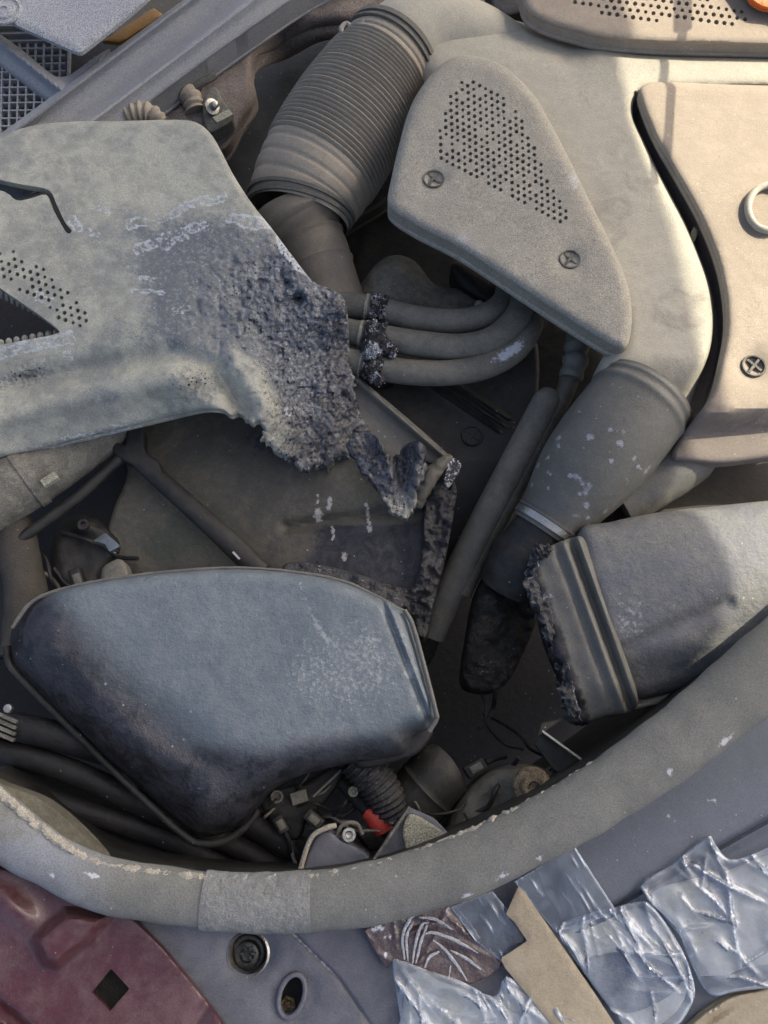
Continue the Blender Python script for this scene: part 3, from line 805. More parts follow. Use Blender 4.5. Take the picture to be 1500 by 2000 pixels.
def wsh(X, Y, s):
    X0, Y0 = X, Y
    X = X0 + 26 * fbm(X0, Y0, 38, 401); Y = Y0 + 26 * fbm(X0, Y0, 38, 402)
    b = .55 * blob(X, Y, 520, 590, 130, 100, 25) + .62 * sst(X + .1 * (Y - 600), 470, 640) + .5 * blob(X, Y, 590, 730, 60, 110, -25) + .5 * blob(X, Y, 380, 750, 60, 40) + .5 * blob(X, Y, 50, 735, 80, 26, -14)
    g = np.zeros_like(X)
    for pts, wd in (([(250, 445), (330, 420), (360, 405), (440, 380)], 11), ([(265, 485), (350, 455), (400, 440)], 10), ([(330, 485), (370, 460)], 9), ([(280, 545), (310, 545)], 7), ([(250, 570), (320, 572)], 6),
                    ([(340, 605), (365, 608)], 12), ([(138, 425), (150, 445)], 13), ([(190, 410), (210, 420)], 7), ([(320, 380), (325, 390)], 6), ([(175, 450), (185, 455)], 8), ([(455, 430), (530, 440), (590, 520)], 16),
                    ([(-20, 690), (140, 660)], 16), ([(75, 580), (95, 585)], 9), ([(125, 690), (140, 700)], 9), ([(40, 880), (270, 822)], 5), ([(560, 795), (570, 800)], 9)):
        dd = segdist(X, Y, pts) / (wd * .85)
        g = np.maximum(g, np.maximum(.8 * np.exp(-((dd - .75) / .28) ** 2), .52 * np.exp(-dd ** 2)))
    t = .72 * blob(X, Y, 370, 510, 190, 105, 20) + .95 * blob(X, Y, 500, 575, 150, 105, 20) + .5 * blob(X, Y, 200, 770, 60, 60) + .4 * blob(X, Y, 300, 640, 110, 50) + .8 * blob(X, Y, 575, 720, 60, 110, -25) + .3 * blob(X, Y, 430, 660, 120)
    g = g + .5 * np.exp(-(s / 9) ** 2) * sst(X, 480, 560)
    return np.stack([np.clip(b, 0, 1), np.clip(g * .95, 0, 1), np.clip(t, 0, 1)], -1)
sdots = hexdots([(-30, 492), (30, 490), (90, 530), (160, 590), (172, 628), (150, 640), (110, 618), (50, 572), (-30, 530)], 15, 4.2, 20, .1, 4)
sout = [(-60, 290), (0, 266), (60, 246), (130, 238), (240, 236), (345, 234), (385, 240), (412, 262), (432, 295), (455, 340), (490, 395), (530, 445), (575, 505), (612, 550), (640, 562), (668, 578), (678, 605), (681, 650),
        (683, 705), (696, 765), (712, 825), (724, 850), (756, 872), (762, 905), (748, 930), (722, 922), (700, 908), (676, 898), (655, 903), (640, 910), (615, 912), (590, 921), (572, 908), (552, 898), (530, 880), (515, 862),
        (518, 840), (503, 828), (486, 826), (470, 813), (450, 812), (436, 802), (410, 799), (380, 803), (300, 822), (200, 846), (100, 871), (0, 894), (-60, 906)]
sh = thing('warped_shield', 'large grey heat warped plastic shield, blistered and sagging at its right end', 'shield', P(300, 560, -40))
skin = sheet(MB(), sout, zsh, 16, 12, holes=[[(-50, 336), (0, 351), (48, 361), (95, 371), (110, 398), (126, 432), (140, 450), (132, 456), (118, 436), (100, 402), (90, 380), (58, 388), (32, 391), (8, 374), (-50, 360)],
      [(-50, 520), (0, 562), (55, 600), (112, 642), (106, 653), (50, 664), (0, 673), (-50, 678)]], circles=sdots, res=4.2, smooth=3, wear=wsh, jag=lambda X, Y: 26 * sst(X, 430, 500) * sst(Y, 640, 780)).build('shield_skin', M['shield'], sh)
teeth = MB()
for k in range(15):
    t = k / 14
    x = 2 + 150 * t; y = 565 + 75 * t
    tube(teeth, [(x, y, 40 - 8 * t, 4.6), (x + 1, y + 9, 36 - 8 * t, 4.2), (x + 1, y + 16, 26 - 8 * t, 3)], 3, 8)
for k in range(8):
    t = k / 7
    x = 2 + 108 * t; y = 671 - 20 * t
    tube(teeth, [(x, y - 4, 30, 5), (x, y - 1, 33, 6), (x, y + 4, 30, 5)], 3, 8)
teeth.build('torn_perforation_teeth', M['shield'], skin)
# melted tongue curling off the shield's lower right corner
def tongue(X, Y):
    f = 34 * np.exp(-((X - 818 + .1 * (Y - 900)) / 13) ** 2) - 34 * np.exp(-((X - 781) / 13) ** 2) + 22 * np.exp(-((X - 752 - .3 * (Y - 880)) / 11) ** 2)
    return -66 + .6 * f * (1.1 - sst(Y, 900, 1000)) - .16 * (Y - 860) + 22 * fbm(X, Y, 30, 41, 4) + 8 * fbm(X, Y, 9, 42, 2)
sheet(MB(), [(676, 868), (700, 846), (726, 850), (744, 864), (756, 880), (768, 890), (782, 886), (790, 870), (806, 862), (824, 866), (834, 882), (833, 928), (818, 954), (808, 1000), (790, 1012), (764, 998), (742, 974), (730, 950), (716, 928), (690, 900)], tongue, 10, 6, res=4, jag=lambda X, Y: 14 + 0 * X,
      wear=lambda X, Y, s: np.stack([.8 + .2 * blob(X, Y, 775, 905, 26) - .35 * sst(Y, 940, 985), .2 * np.exp(-(s / 5) ** 2), 0 * X], -1)).build('melted_tongue', M['shield'], sh)

# ------------------------------------------------------------------ three coolant hoses with melted clips
hg = 'three rubber coolant hoses'
def coolant(label, pts, clip, clip_m, wear=None):
    t = thing('coolant_hose', label, 'hose', P(pts[1][0], pts[1][1], -140), hg)
    run = tube(MB(), pts, 14, 24, wear=wear).build('hose_run', M['hose'], t)
    b = MB()
    for c in clip: tube(b, c, 12, 26, nz=9, nscale=330)
    b.build('melted_clip', M[clip_m], run, label='blackened melted clip')
    bb = MB(); c = pts[1]
    xa = clip[0][0][0] - 9
    def at(x):
        q = [np.array(p, float) for p in pts[:3]]
        Cq = catmull(q, 30)
        return tuple(Cq[np.argmin(np.abs(Cq[:, 0] - x))])
    pa, pb = at(xa), at(xa + 5)
    tube(bb, [(*pa[:3], pa[3] + 2), (*pb[:3], pb[3] + 2)], 2, 24).build('pale_band', M['stone'], run)
coolant('top one of the three rubber hoses beside the blistered shield', [(640, 592, -110, 25), (720, 601, -110, 25), (820, 624, -112, 25), (900, 628, -114, 25), (955, 614, -118, 25), (985, 588, -126, 24), (992, 560, -140, 23)],
        [[(724, 602, -109, 26), (738, 604, -109, 27.5), (756, 607, -110, 26)]], 'slag')
coolant('middle one of the three rubber hoses with its bend reaching furthest up', [(640, 640, -104, 25), (720, 655, -104, 25), (820, 672, -104, 26), (900, 678, -104, 26), (960, 664, -102, 26), (1000, 632, -100, 26), (1018, 600, -104, 25), (1016, 575, -122, 23)],
        [[(712, 652, -103, 26.5), (730, 656, -103, 30), (752, 661, -103, 27)], [(730, 660, -88, 20), (752, 680, -82, 17), (768, 688, -80, 12), (778, 692, -84, 4)], [(722, 668, -86, 16), (728, 690, -84, 19), (732, 708, -88, 15)]], 'slag')
def wwhite(s, a):
    return (0, 1.05 * math.exp(-((s - .70) / .085) ** 2) * math.exp(-((((a + math.pi) % (2 * math.pi) - math.pi) - .25) / .45) ** 2), 0)
coolant('lowest of the three rubber hoses with a white scuff on its bend', [(640, 695, -112, 25), (720, 714, -112, 25), (800, 727, -114, 25), (880, 728, -116, 25), (950, 714, -118, 26), (1005, 682, -122, 26), (1034, 640, -134, 25), (1036, 600, -160, 24)],
        [[(712, 712, -111, 27), (728, 716, -110, 31), (748, 722, -111, 27)], [(722, 728, -92, 12), (742, 742, -96, 8), (734, 752, -98, 5)]], 'slag', wwhite)
sheet(MB(), [(700, 570), (712, 545), (735, 515), (770, 498), (810, 510), (850, 555), (900, 565), (945, 590), (950, 610), (860, 625), (720, 600)], lambda X, Y: -185 + 26 * fbm(X, Y, 70, 14) + 30 * blob(X, Y, 770, 550, 60), 60, 34, res=7).build(
    'casting_housing', M['cast'], label='mottled cast housing behind the three rubber hoses', cat='housing')
lathe(MB(), 935, 597, -128, [(9, 0), (9, 6), (5, 7)], 6).build('small_nut', M['stone'], label='tiny pale square nut above the top rubber hose', cat='nut')
sheet(MB(), [(900, 560), (880, 520), (905, 515), (965, 545), (1000, 555), (1002, 600), (960, 600)], lambda X, Y: -170 + 16 * fbm(X, Y, 40, 19), 60, 20, res=8).build('pipe_flange', M['dark'],
      label='dark flange tucked under the lower edge of the perforated cover', cat='flange')
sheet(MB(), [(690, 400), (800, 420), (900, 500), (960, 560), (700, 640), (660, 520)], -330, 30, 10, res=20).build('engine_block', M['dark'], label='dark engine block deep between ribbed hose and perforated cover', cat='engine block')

# ------------------------------------------------------------------ dark panel, ribs, screws
dp = thing('timing_cover', 'dark timing panel with raised ribs and two screws below the three hoses', 'cover', P(880, 850, -230))
def zdp(X, Y):
    z = -205 - .10 * (Y - 800) - .35 * np.clip(Y - 900, 0, 400)
    d = (X - 830) * .555 - (Y - 745) * .832
    for k in (0, 15, 30): z = z + 12 * np.exp(-((d - k) / 4.5) ** 2) * sst(X, 815 + k, 830 + k) * sst(X, 985 + k * .6, 970 + k * .6)
    return z
sheet(MB(), [(640, 730), (760, 730), (900, 720), (1000, 690), (1046, 660), (1052, 760), (1030, 820), (960, 960), (890, 1120), (850, 1280), (800, 1280), (800, 1000), (760, 900)], zdp, 60, 10, res=6, lines=[[(820 + k * .55 , 738.3 - k * 1.2 + 0 ), (990 + k * .0, 851.7 - k * 1.2)] for k in (0, 15, 30)], lw=9).build('panel_face', M['dark'], dp)
screw(dp, 753, 745, -196, 16, M['dark']); screw(dp, 922, 851, -208, 17, M['dark'])
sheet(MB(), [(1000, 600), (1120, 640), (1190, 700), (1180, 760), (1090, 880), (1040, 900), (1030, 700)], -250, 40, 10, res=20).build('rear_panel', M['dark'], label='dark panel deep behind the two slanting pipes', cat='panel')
tube(MB(), [(1076, 768, -150, 27), (1060, 800, -152, 29), (1010, 895, -170, 29), (950, 1010, -195, 29), (890, 1130, -230, 29), (840, 1240, -280, 29)], 12, 24, rm=lambda s: 1 if s > .03 else .75 + s * 8).build('slanting_pipe', M['hose'],
     label='thick black rubber pipe with a rounded top slanting down past the dark panel', cat='pipe')
th = thing('thin_pipe', 'thin stained pipe with a bulky ribbed connector slanting left of the black boot', 'pipe', P(1080, 800, -180))
tube(MB(), [(1122, 700, -140, 20), (1105, 760, -146, 19), (1068, 835, -160, 19), (1020, 930, -180, 19), (960, 1040, -205, 20), (900, 1160, -240, 20)], 12, 20, nz=1.5, nscale=150).build('pipe_run', M['plate'], th)
tube(MB(), [(1128, 648, -130, 15), (1127, 662, -126, 22), (1126, 690, -124, 23), (1122, 712, -126, 24), (1114, 740, -132, 21)], 8, 20, nz=2, nscale=200, rm=lambda s: 1 + .10 * math.sin(s * 22)).build('connector', M['boot'], th)

# ------------------------------------------------------------------ boot
bt = thing('rubber_boot', 'dark smooth rubber boot with water spots joining the pale duct to the lower pipe', 'boot', P(1160, 900, -120))
bax = [(1262, 772, -58, 98), (1232, 810, -62, 101), (1186, 868, -74, 101), (1140, 926, -92, 94), (1104, 976, -112, 80), (1078, 1014, -128, 68), (1060, 1040, -138, 66)]
spots = [(random.uniform(.35, .9), random.uniform(-1.2, 1.2), random.uniform(.008, .022)) for _ in range(34)]
def wboot(s, a):
    a = (a + math.pi) % (2 * math.pi) - math.pi
    g = 0
    for (q, b, r) in spots: g = max(g, math.exp(-(((s - q) / r) ** 2 + ((a - b) / (r * 4)) ** 2)))
    return (0, g, 0)
tube(MB(), bax, 22, 64, wear=wboot, rm=lambda s: 1 + .03 * math.exp(-((s - .10) / .02) ** 2) + .02 * math.exp(-((s - .04) / .015) ** 2)).build('boot_body', M['boot'], bt)
band(MB(), bax, .88, .955, 5).build('clamp', M['steel'], bt)
band(MB(), bax, .845, .87, 4).build('collar', M['boot'], bt)
tube(MB(), [(1062, 1036, -138, 62), (1036, 1074, -156, 64), (1012, 1112, -172, 64), (992, 1150, -196, 58)], 14, 40, nz=4, nscale=80).build('lower_pipe', M['dark'], bt)

# ------------------------------------------------------------------ scorched plate under the shield
sp_ = thing('scorched_plate', 'scorched brown black plate with drip marks and a charred right edge', 'plate', P(560, 1000, -200))
def zpl(X, Y):
    return -150 - .08 * (Y - 900) + 10 * fbm(X, Y, 160, 23) - 20 * sst(X, 620, 400) - 16 * np.exp(-(segdist(X, Y, [(560, 1030), (700, 1010), (860, 990)]) / 12) ** 2)
def wpl(X, Y, s):
    b = .9 * sst(X, 560, 660) * sst(Y, 1015, 1035) + .6 * blob(X, Y, 560, 860, 140, 60) + .5 * sst(Y, 1060, 1130)
    g = np.zeros_like(X)
    for pts, wd in (([(622, 965), (620, 985)], 3), ([(621, 1000), (622, 1014)], 9), ([(645, 972), (643, 995)], 5), ([(650, 1030), (651, 1055)], 4), ([(716, 985), (722, 1030)], 4), ([(722, 1034), (723, 1036)], 6), ([(672, 1085), (673, 1090)], 7)):
        g = np.maximum(g, np.exp(-(segdist(X, Y, pts) / wd) ** 2))
    b = b + .9 * np.exp(-(segdist(X, Y, [(870, 960), (850, 1150), (830, 1250)]) / 60) ** 2)
    t = .7 * blob(X, Y, 330, 1060, 80, 60) + .5 * blob(X, Y, 400, 1000, 60)
    return np.stack([np.clip(b, 0, 1), g, np.clip(t, 0, 1)], -1)
sheet(MB(), [(240, 800), (430, 780), (560, 800), (700, 850), (800, 940), (862, 960), (884, 985), (872, 1060), (850, 1150), (832, 1250), (760, 1240), (560, 1180), (380, 1170), (230, 1180), (190, 1130), (220, 1000), (250, 920)], zpl, 16, 8, res=7, wear=wpl).build('plate_face', M['plate'], sp_)
def zch(X, Y):
    return -116 - .10 * (Y - 950) + 46 * fbm(X, Y, 34, 51, 4) + 26 * fbm(X, Y, 12, 53, 2)
sheet(MB(), [(838, 950), (858, 925), (880, 922), (892, 960), (888, 990), (880, 1040), (868, 1100), (852, 1160), (832, 1245), (815, 1240), (795, 1190), (740, 1170), (690, 1140), (740, 1135), (800, 1150), (815, 1120), (826, 1060), (828, 1000)], zch, 30, 12, res=4.5,
      wear=lambda X, Y, s: np.stack([0 * X, .3 * (vnoise(X, Y, 7, 77) > .84) + 0 * X, 0 * X], -1)).build('charred_edge', M['char'], sp_)
sheet(MB(), [(690, 742), (702, 738), (880, 892), (868, 912), (820, 900), (740, 900), (700, 840)], lambda X, Y: -128 - .12 * (Y - 750) + 20 * np.exp(-(segdist(X, Y, [(696, 742), (874, 896)]) / 9) ** 2), 60, 5, res=7, lines=[[(696, 742), (874, 896)]], lw=10).build(
    'folded_flange', M['boot'], sp_)
fo = MB()
sheet(fo, [(866, 940), (876, 900), (892, 896), (901, 910), (888, 936), (874, 952)], lambda X, Y: -86 + 8 * fbm(X, Y, 14, 3), 8, 3, res=4)
fo.build('crumpled_foil_tab', M['slag'], sp_)
tube(MB(), [(880, 892, -92, 7), (862, 906, -90, 13), (842, 930, -96, 16), (822, 962, -108, 17), (812, 990, -118, 12)], 8, 16, nz=4, nscale=240).build('curled_scrap', M['plate'], sp_)

# ------------------------------------------------------------------ tie rod and left hand pieces
rd = thing('support_stay', 'slim dark stay with a forked bracket running under the shield to the air box', 'stay', P(360, 980, -150))
tube(MB(), [(262, 890, -110, 16), (300, 925, -112, 18), (400, 1015, -122, 20), (470, 1080, -132, 22), (510, 1120, -140, 22)], 8, 18, squash=.7).build('stay_bar', M['dark'], rd)
sheet(MB(), [(222, 862), (244, 868), (250, 830), (280, 838), (284, 880), (310, 902), (318, 930), (304, 950), (286, 920), (246, 902), (222, 884)], lambda X, Y: -96 - .1 * (Y - 880), 24, 6, res=6).build('forked_bracket', M['dark'], rd)
bar(MB(), 455, 1078, -104, 468, 1092, -106, 4, 3).build('bright_chip', M['steel'], rd)
lh = thing('lower_left_hose', 'grey brown hose with a strap clamp under the shield, left edge', 'hose', P(60, 940, -110))
tube(MB(), [(-60, 1000, -70, 62), (0, 965, -76, 62), (80, 918, -88, 58), (170, 862, -104, 52), (240, 810, -120, 48)], 10, 28, nz=1.5, nscale=50).build('hose_run', M['cast'], lh)
cb_ = MB()
for (s0, y0) in (((62, 928, -84), 0), ((88, 913, -88), 0)):
    pass
band(cb_, [(0, 965, -76, 62), (80, 918, -88, 58), (170, 862, -104, 52)], .30, .42, 4); strap = cb_.build('strap_clamp', M['cast'], lh)
bar(MB(), 84, 946, -30, 112, 928, -32, 16, 10).build('clamp_buckle', M['stone'], strap)
tube(MB(), [(-30, 1000, -120, 44), (22, 1030, -130, 40), (40, 1100, -140, 38), (52, 1180, -150, 40), (44, 1280, -160, 42)], 10, 24, nz=2, nscale=80).build('left_pipe', M['gapdark'], label='upright dusty pipe at the left edge above the air box', cat='pipe')
tube(MB(), [(40, 1052, -110, 11), (110, 1003, -108, 11), (160, 965, -108, 11), (240, 890, -112, 10)], 6, 12).build('slim_rod', M['dark'], label='slim dark rod below the strapped hose on the left', cat='rod')
vb_ = thing('valve_body', 'dark valve lump with a square mirror bright tab left of the scorched plate', 'valve', P(180, 1060, -190))
sheet(MB(), [(120, 1020), (160, 1005), (200, 1020), (236, 1060), (230, 1090), (200, 1120), (190, 1150), (120, 1150), (100, 1080)], lambda X, Y: -170 + 24 * fbm(X, Y, 50, 71) + 24 * blob(X, Y, 165, 1025, 24), 60, 26, res=7).build('valve_casting', M['dark'], vb_)
sheet(MB(), [(183, 1056), (205, 1040), (235, 1066), (214, 1078), (205, 1062)], lambda X, Y: -118 + .5 * (X - 210), 6, 1.5, res=6, smooth=1).build('mirror_tab', M['steel'], vb_)
lathe(MB(), 165, 1026, -128, [(12, 0), (11, 8), (6, 8), (5, 2)], 16).build('nipple', M['dark'], vb_)
sheet(MB(), [(200, 1110), (236, 1092), (252, 1122), (246, 1140), (205, 1150)], lambda X, Y: -120, 30, 10, res=7).build('small_tab', M['hose'], vb_)
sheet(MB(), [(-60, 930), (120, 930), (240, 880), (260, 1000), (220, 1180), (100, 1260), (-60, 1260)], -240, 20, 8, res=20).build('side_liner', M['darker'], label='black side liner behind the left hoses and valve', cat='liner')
cb2 = MB()
for k, (a, b) in enumerate((((-40, 1430), (380, 1500)), ((-40, 1470), (420, 1560)), ((-40, 1390), (330, 1440)), ((80, 1560), (480, 1600)))):
    pass

# ------------------------------------------------------------------ air box
ab = thing('air_box', 'big blue grey domed air box with rounded corners and a flanged right end', 'air box', P(420, 1370, -120))
aout = [(20, 1262), (26, 1225), (60, 1180), (110, 1156), (200, 1136), (320, 1120), (450, 1112), (560, 1118), (660, 1135), (722, 1160), (786, 1192), (802, 1220), (824, 1300), (846, 1384), (848, 1402), (834, 1424), (806, 1436), (796, 1466),
        (770, 1478), (690, 1490), (600, 1510), (530, 1540), (496, 1580), (470, 1608), (436, 1628), (398, 1634), (362, 1618), (250, 1518), (150, 1420), (70, 1340), (28, 1295)]
def zab(X, Y):
    z = -8 + 10 * fbm(X, Y, 260, 61) + 3.0 * fbm(X, Y, 34, 62, 3)
    d = (X - 735) * .93 - (Y - 1185) * .36
    z = z - 9 * np.exp(-((d - 14) / 5) ** 2) + 5 * np.exp(-((d - 26) / 7) ** 2) - 5 * np.exp(-((d - 52) / 4) ** 2)
    z = z - 18 * blob(X, Y, 380, 1480, 180, 60, 40)
    return z
def wab(X, Y, s):
    ll = sst((X - 150) * .70 - (Y - 1330) * .72, 190, -50)      # painted shade and dark reflection of the sloping lower left side
    bt_ = sst(Y + .17 * (X - 600), 1400, 1490) * .8  # shade of the rounded bottom edge, painted likewise
    b = np.clip(1.1 * ll + bt_ + .5 * blob(X, Y, 40, 1260, 90, 110), 0, 1)
    g = .5 * blob(X, Y, 660, 1320, 150, 90, 20) + .3 * blob(X, Y, 720, 1240, 70, 50, 40) + .5 * np.exp(-(segdist(X, Y, [(588, 1135), (590, 1160), (620, 1220), (640, 1250)]) / 6) ** 2)
    g = g + .65 * blob(X, Y, 800, 1310, 10, 24, -14) + .4 * blob(X, Y, 780, 1230, 14, 30, -20)
    t = .5 * blob(X, Y, 600, 1450, 160, 30, -8)
    return np.stack([b, np.clip(g, 0, 1), t], -1)
sheet(MB(), aout, zab, 90, lambda X, Y: 26 + 84 * sst((X - 150) * .70 - (Y - 1330) * .72, 130, -40) + 60 * sst(Y + .17 * (X - 600), 1400, 1490), ed=lambda X, Y: 22 + 70 * sst((X - 150) * .70 - (Y - 1330) * .72, 130, -40) + 40 * sst(Y + .17 * (X - 600), 1400, 1490), res=7, wear=wab, lines=[[(742.9569892473119, 1150), (855.2150537634409, 1440)], [(777.3655913978495, 1150), (889.6236559139785, 1440)]], lw=13).build('box_lid', M['box'], ab)
tube(MB(), [(12, 1262, -95, 7), (20, 1300, -105, 7), (66, 1350, -112, 7), (150, 1434, -115, 7), (250, 1532, -118, 7), (360, 1632, -118, 7), (400, 1648, -116, 7), (444, 1640, -112, 7), (485, 1610, -108, 7), (505, 1582, -104, 6)], 8, 12).build('lid_flange', M['dark'], ab)
tube(MB(), [(790, 1192, -12, 5), (806, 1222, -10, 5), (828, 1300, -10, 5), (850, 1386, -12, 5), (852, 1404, -16, 5), (838, 1428, -22, 5)], 8, 10).build('end_rim', M['boot'], ab)
tube(MB(), [(24, 1226, -44, 4), (58, 1180, -40, 4), (108, 1155, -36, 4), (200, 1134, -34, 4), (320, 1118, -34, 4), (450, 1110, -34, 4), (560, 1116, -36, 4), (660, 1133, -38, 4), (722, 1158, -40, 4), (790, 1194, -44, 3)], 8, 10, nz=1.2, nscale=200).build('upper_rim', M['boot'], ab)
sheet(MB(), [(700, 1440), (800, 1400), (845, 1420), (835, 1450), (800, 1480), (700, 1500)], -80, 100, 10, res=14).build('end_socket', M['darker'], ab)
sheet(MB(), [(560, 1100), (640, 1106), (740, 1136), (790, 1175), (760, 1190), (640, 1140), (560, 1125)], lambda X, Y: -60 + 18 * fbm(X, Y, 18, 91), 20, 8, res=5, wear=lambda X, Y, s: np.stack([0 * X, .5 * (vnoise(X, Y, 7, 15) > .8), 0 * X], -1)).build('charred_seam', M['char'], ab)

# ------------------------------------------------------------------ right air intake with melted mouth
ri = thing('air_intake', 'wide smoky air intake with a melted ribbed mouth, right of the gap', 'air intake', P(1250, 1200, -120))
def zri(X, Y):
    return -50 + 45 * blob(X, Y, 1420, 1120, 260, 150) + 8 * fbm(X, Y, 120, 33) + 2.5 * fbm(X, Y, 30, 34) - 10 * np.exp(-(segdist(X, Y, [(1180, 1290), (1300, 1230), (1420, 1180)]) / 14) ** 2) - 30 * sst(Y, 1250, 1340)
sheet(MB(), [(1128, 1045), (1190, 1020), (1290, 1000), (1400, 988), (1500, 978), (1640, 968), (1640, 968), (1640, 1300), (1640, 1300), (1420, 1330), (1330, 1348), (1240, 1366), (1200, 1330), (1160, 1200)], zri, 60, 36, res=8,
      wear=lambda X, Y, s: np.stack([.45 * blob(X, Y, 1220, 1310, 90, 30, -20), .5 * blob(X, Y, 1230, 1210, 40, 60) + .45 * blob(X, Y, 1255, 1310, 20, 14) + .3 * blob(X, Y, 1350, 1280, 80, 20, -20), .4 * blob(X, Y, 1300, 1100, 90)], -1)).build('intake_body', M['intake'], ri)
tube(MB(), [(1236, 1378, -120, 9), (1300, 1362, -122, 9), (1380, 1335, -126, 9), (1460, 1300, -126, 9)], 8, 12).build('lower_lip', M['cover'], ri)
def zco(X, Y):
    d = (X - 1125) * .94 - (Y - 1050) * .34
    z = -34 + 8 * fbm(X, Y, 50, 43) - 10 * sst(d, -40, -90)
    z = z + 13 * np.exp(-((d - 4) / 7) ** 2) - 10 * np.exp(-((d + 12) / 6) ** 2) + 9 * np.exp(-((d + 26) / 8) ** 2) - 5 * np.exp(-((d + 44) / 6) ** 2)
    return z - 25 * sst(Y, 1330, 1410)
collar = sheet(MB(), [(1036, 1108), (1048, 1082), (1075, 1066), (1124, 1048), (1142, 1054), (1158, 1090), (1172, 1135), (1210, 1250), (1244, 1352), (1242, 1382), (1222, 1394), (1180, 1400), (1140, 1412), (1118, 1414), (1110, 1396), (1118, 1372), (1098, 1310),
             (1072, 1262), (1066, 1220), (1048, 1180), (1050, 1150), (1032, 1135)], zco, 46, 14, res=5.5, lines=[[(1129.9787234042553, 1052), (1260.1914893617022, 1412)], [(1114.0212765957447, 1052), (1244.2340425531916, 1412)], [(1098.063829787234, 1052), (1228.276595744681, 1412)], [(1079.9787234042553, 1052), (1210.1914893617022, 1412)]], lw=7.5, jag=lambda X, Y: 22 * sst(-(X - 1080 - .33 * (Y - 1100)), -10, 20),
      wear=lambda X, Y, s: np.stack([.8 * np.exp(-((X - 1035 - .34 * (Y - 1100)) / 22) ** 2), .5 * blob(X, Y, 1070, 1165, 26, 10) + .4 * blob(X, Y, 1090, 1240, 10, 16) + .4 * blob(X, Y, 1165, 1310, 10, 20), 0 * X], -1)).build('mouth_collar', M['boot'], ri)
rag = MB()
rr = random.Random(3)
ry = [(1058, 1078), (1040, 1100), (1036, 1130), (1046, 1160), (1056, 1190), (1066, 1225), (1080, 1262), (1098, 1300), (1106, 1340), (1114, 1385), (1120, 1408)]
for lay, (zz, out_, in_) in enumerate(((-44, 7, 16), (-66, 13, 12), (-92, 5, 20))):
    Lp = []; Rp = []
    C = catmull(ry, 4)
    for x, y in C:
        Lp.append((x - rr.uniform(0, out_) - rr.choice((0, 0, 0, 9)), y + rr.uniform(-5, 5)))
        Rp.append((x + in_, y - 3))
    sheet(rag, Lp + Rp[::-1], lambda X, Y: zz + 26 * fbm(X, Y, 26, 60 + lay, 3) + 12 * fbm(X, Y, 9, 66 + lay, 2), 9, 4, res=4, smooth=1, jag=lambda X, Y: 16 + 0 * X,
          wear=lambda X, Y, s: np.stack([0 * X, .5 * np.exp(-(s / 4) ** 2) * (vnoise(X, Y, 20, 70 + lay) > .45), 0 * X], -1))
tube(rag, [(1044, 1084, -46, 12), (1060, 1078, -42, 13), (1078, 1071, -42, 7)], 8, 14, nz=9, nscale=420)
rag.build('charred_lip', M['char'], collar)
sheet(MB(), [(1040, 1110), (1100, 1090), (1200, 1360), (1120, 1400), (1090, 1320), (1060, 1240)], -100, 20, 6, res=12).build('inner_throat', M['darker'], ri)
lp = MB()
sheet(lp, [(940, 1130), (1000, 1110), (1040, 1140), (1050, 1200), (1020, 1280), (985, 1340), (940, 1350), (905, 1330), (912, 1250)], lambda X, Y: -215 + 60 * fbm(X, Y, 60, 81, 4) + 20 * fbm(X, Y, 14, 83, 2), 80, 40, res=5,
      wear=lambda X, Y, s: np.stack([0 * X, .35 * blob(X, Y, 945, 1300, 30), 0 * X], -1))
lp.build('charred_lump', M['crust'], label='crusty burnt black lump in the dark gap beside the melted mouth', cat='burnt lump')

# ------------------------------------------------------------------ seal
se = thing('rubber_seal', 'thick curved grey rubber seal sweeping round the front of the bay', 'seal', P(700, 1740, -40))
sax = [(-140, 1495, 10, 62), (-60, 1568, 14, 62), (0, 1615, 16, 57), (100, 1681, 20, 48), (200, 1727, 22, 50), (320, 1748, 24, 51), (450, 1761, 25, 52), (600, 1760, 26, 54), (740, 1741, 28, 57), (890, 1697, 30, 58), (1000, 1648, 32, 58), (1130, 1578, 34, 59), (1270, 1487, 36, 62), (1400, 1386, 38, 66), (1500, 1300, 38, 69), (1660, 1165, 38, 72)]
def wseal(s, a):
    a = (a + math.pi) % (2 * math.pi) - math.pi
    g = 0
    for (q, b, r, l) in ((.20, -.3, .008, 4), (.165, .3, .004, 4), (.565, .75, .007, 6), (.60, .85, .006, 6), (.53, .9, .006, 5), (.47, .2, .003, 4), (.74, .5, .004, 9), (.80, .8, .008, 5), (.09, -.1, .01, 4)):
        g = max(g, math.exp(-(((s - q) / r) ** 2 + ((a - b) / (r * l * 4)) ** 2)))
    return (0, g, .7 * max(0, 1 - abs(s - .15) / .15))
tube(MB(), sax, 20, 40, nz=1.6, nscale=30, wear=wseal, squash=.62, rm=lambda q: 1 + .012 * math.sin(q * 61) + .010 * math.sin(q * 143 + 1)).build('seal_bulb', M['seal'], se)
inner = [(-60, 1500), (0, 1546), (90, 1622), (180, 1678), (320, 1702), (450, 1714), (600, 1710), (740, 1686), (880, 1636), (1000, 1582), (1140, 1502), (1300, 1388), (1400, 1305), (1500, 1218), (1620, 1110)]
tube(MB(), [(x + 2, y + 5, 34, 8) for x, y in inner], 30, 10, nz=5, nscale=260).build('crumbling_lip', M['cover'], se)
sheet(MB(), [(x, y - 3) for x, y in inner] + [(x + 12, y + 30) for x, y in inner[::-1]], lambda X, Y: 2.0, 560, 4, res=14, smooth=2).build('seal_flange', M['dark'], se)  # flange drawn deep as a wall to keep sun off the floor
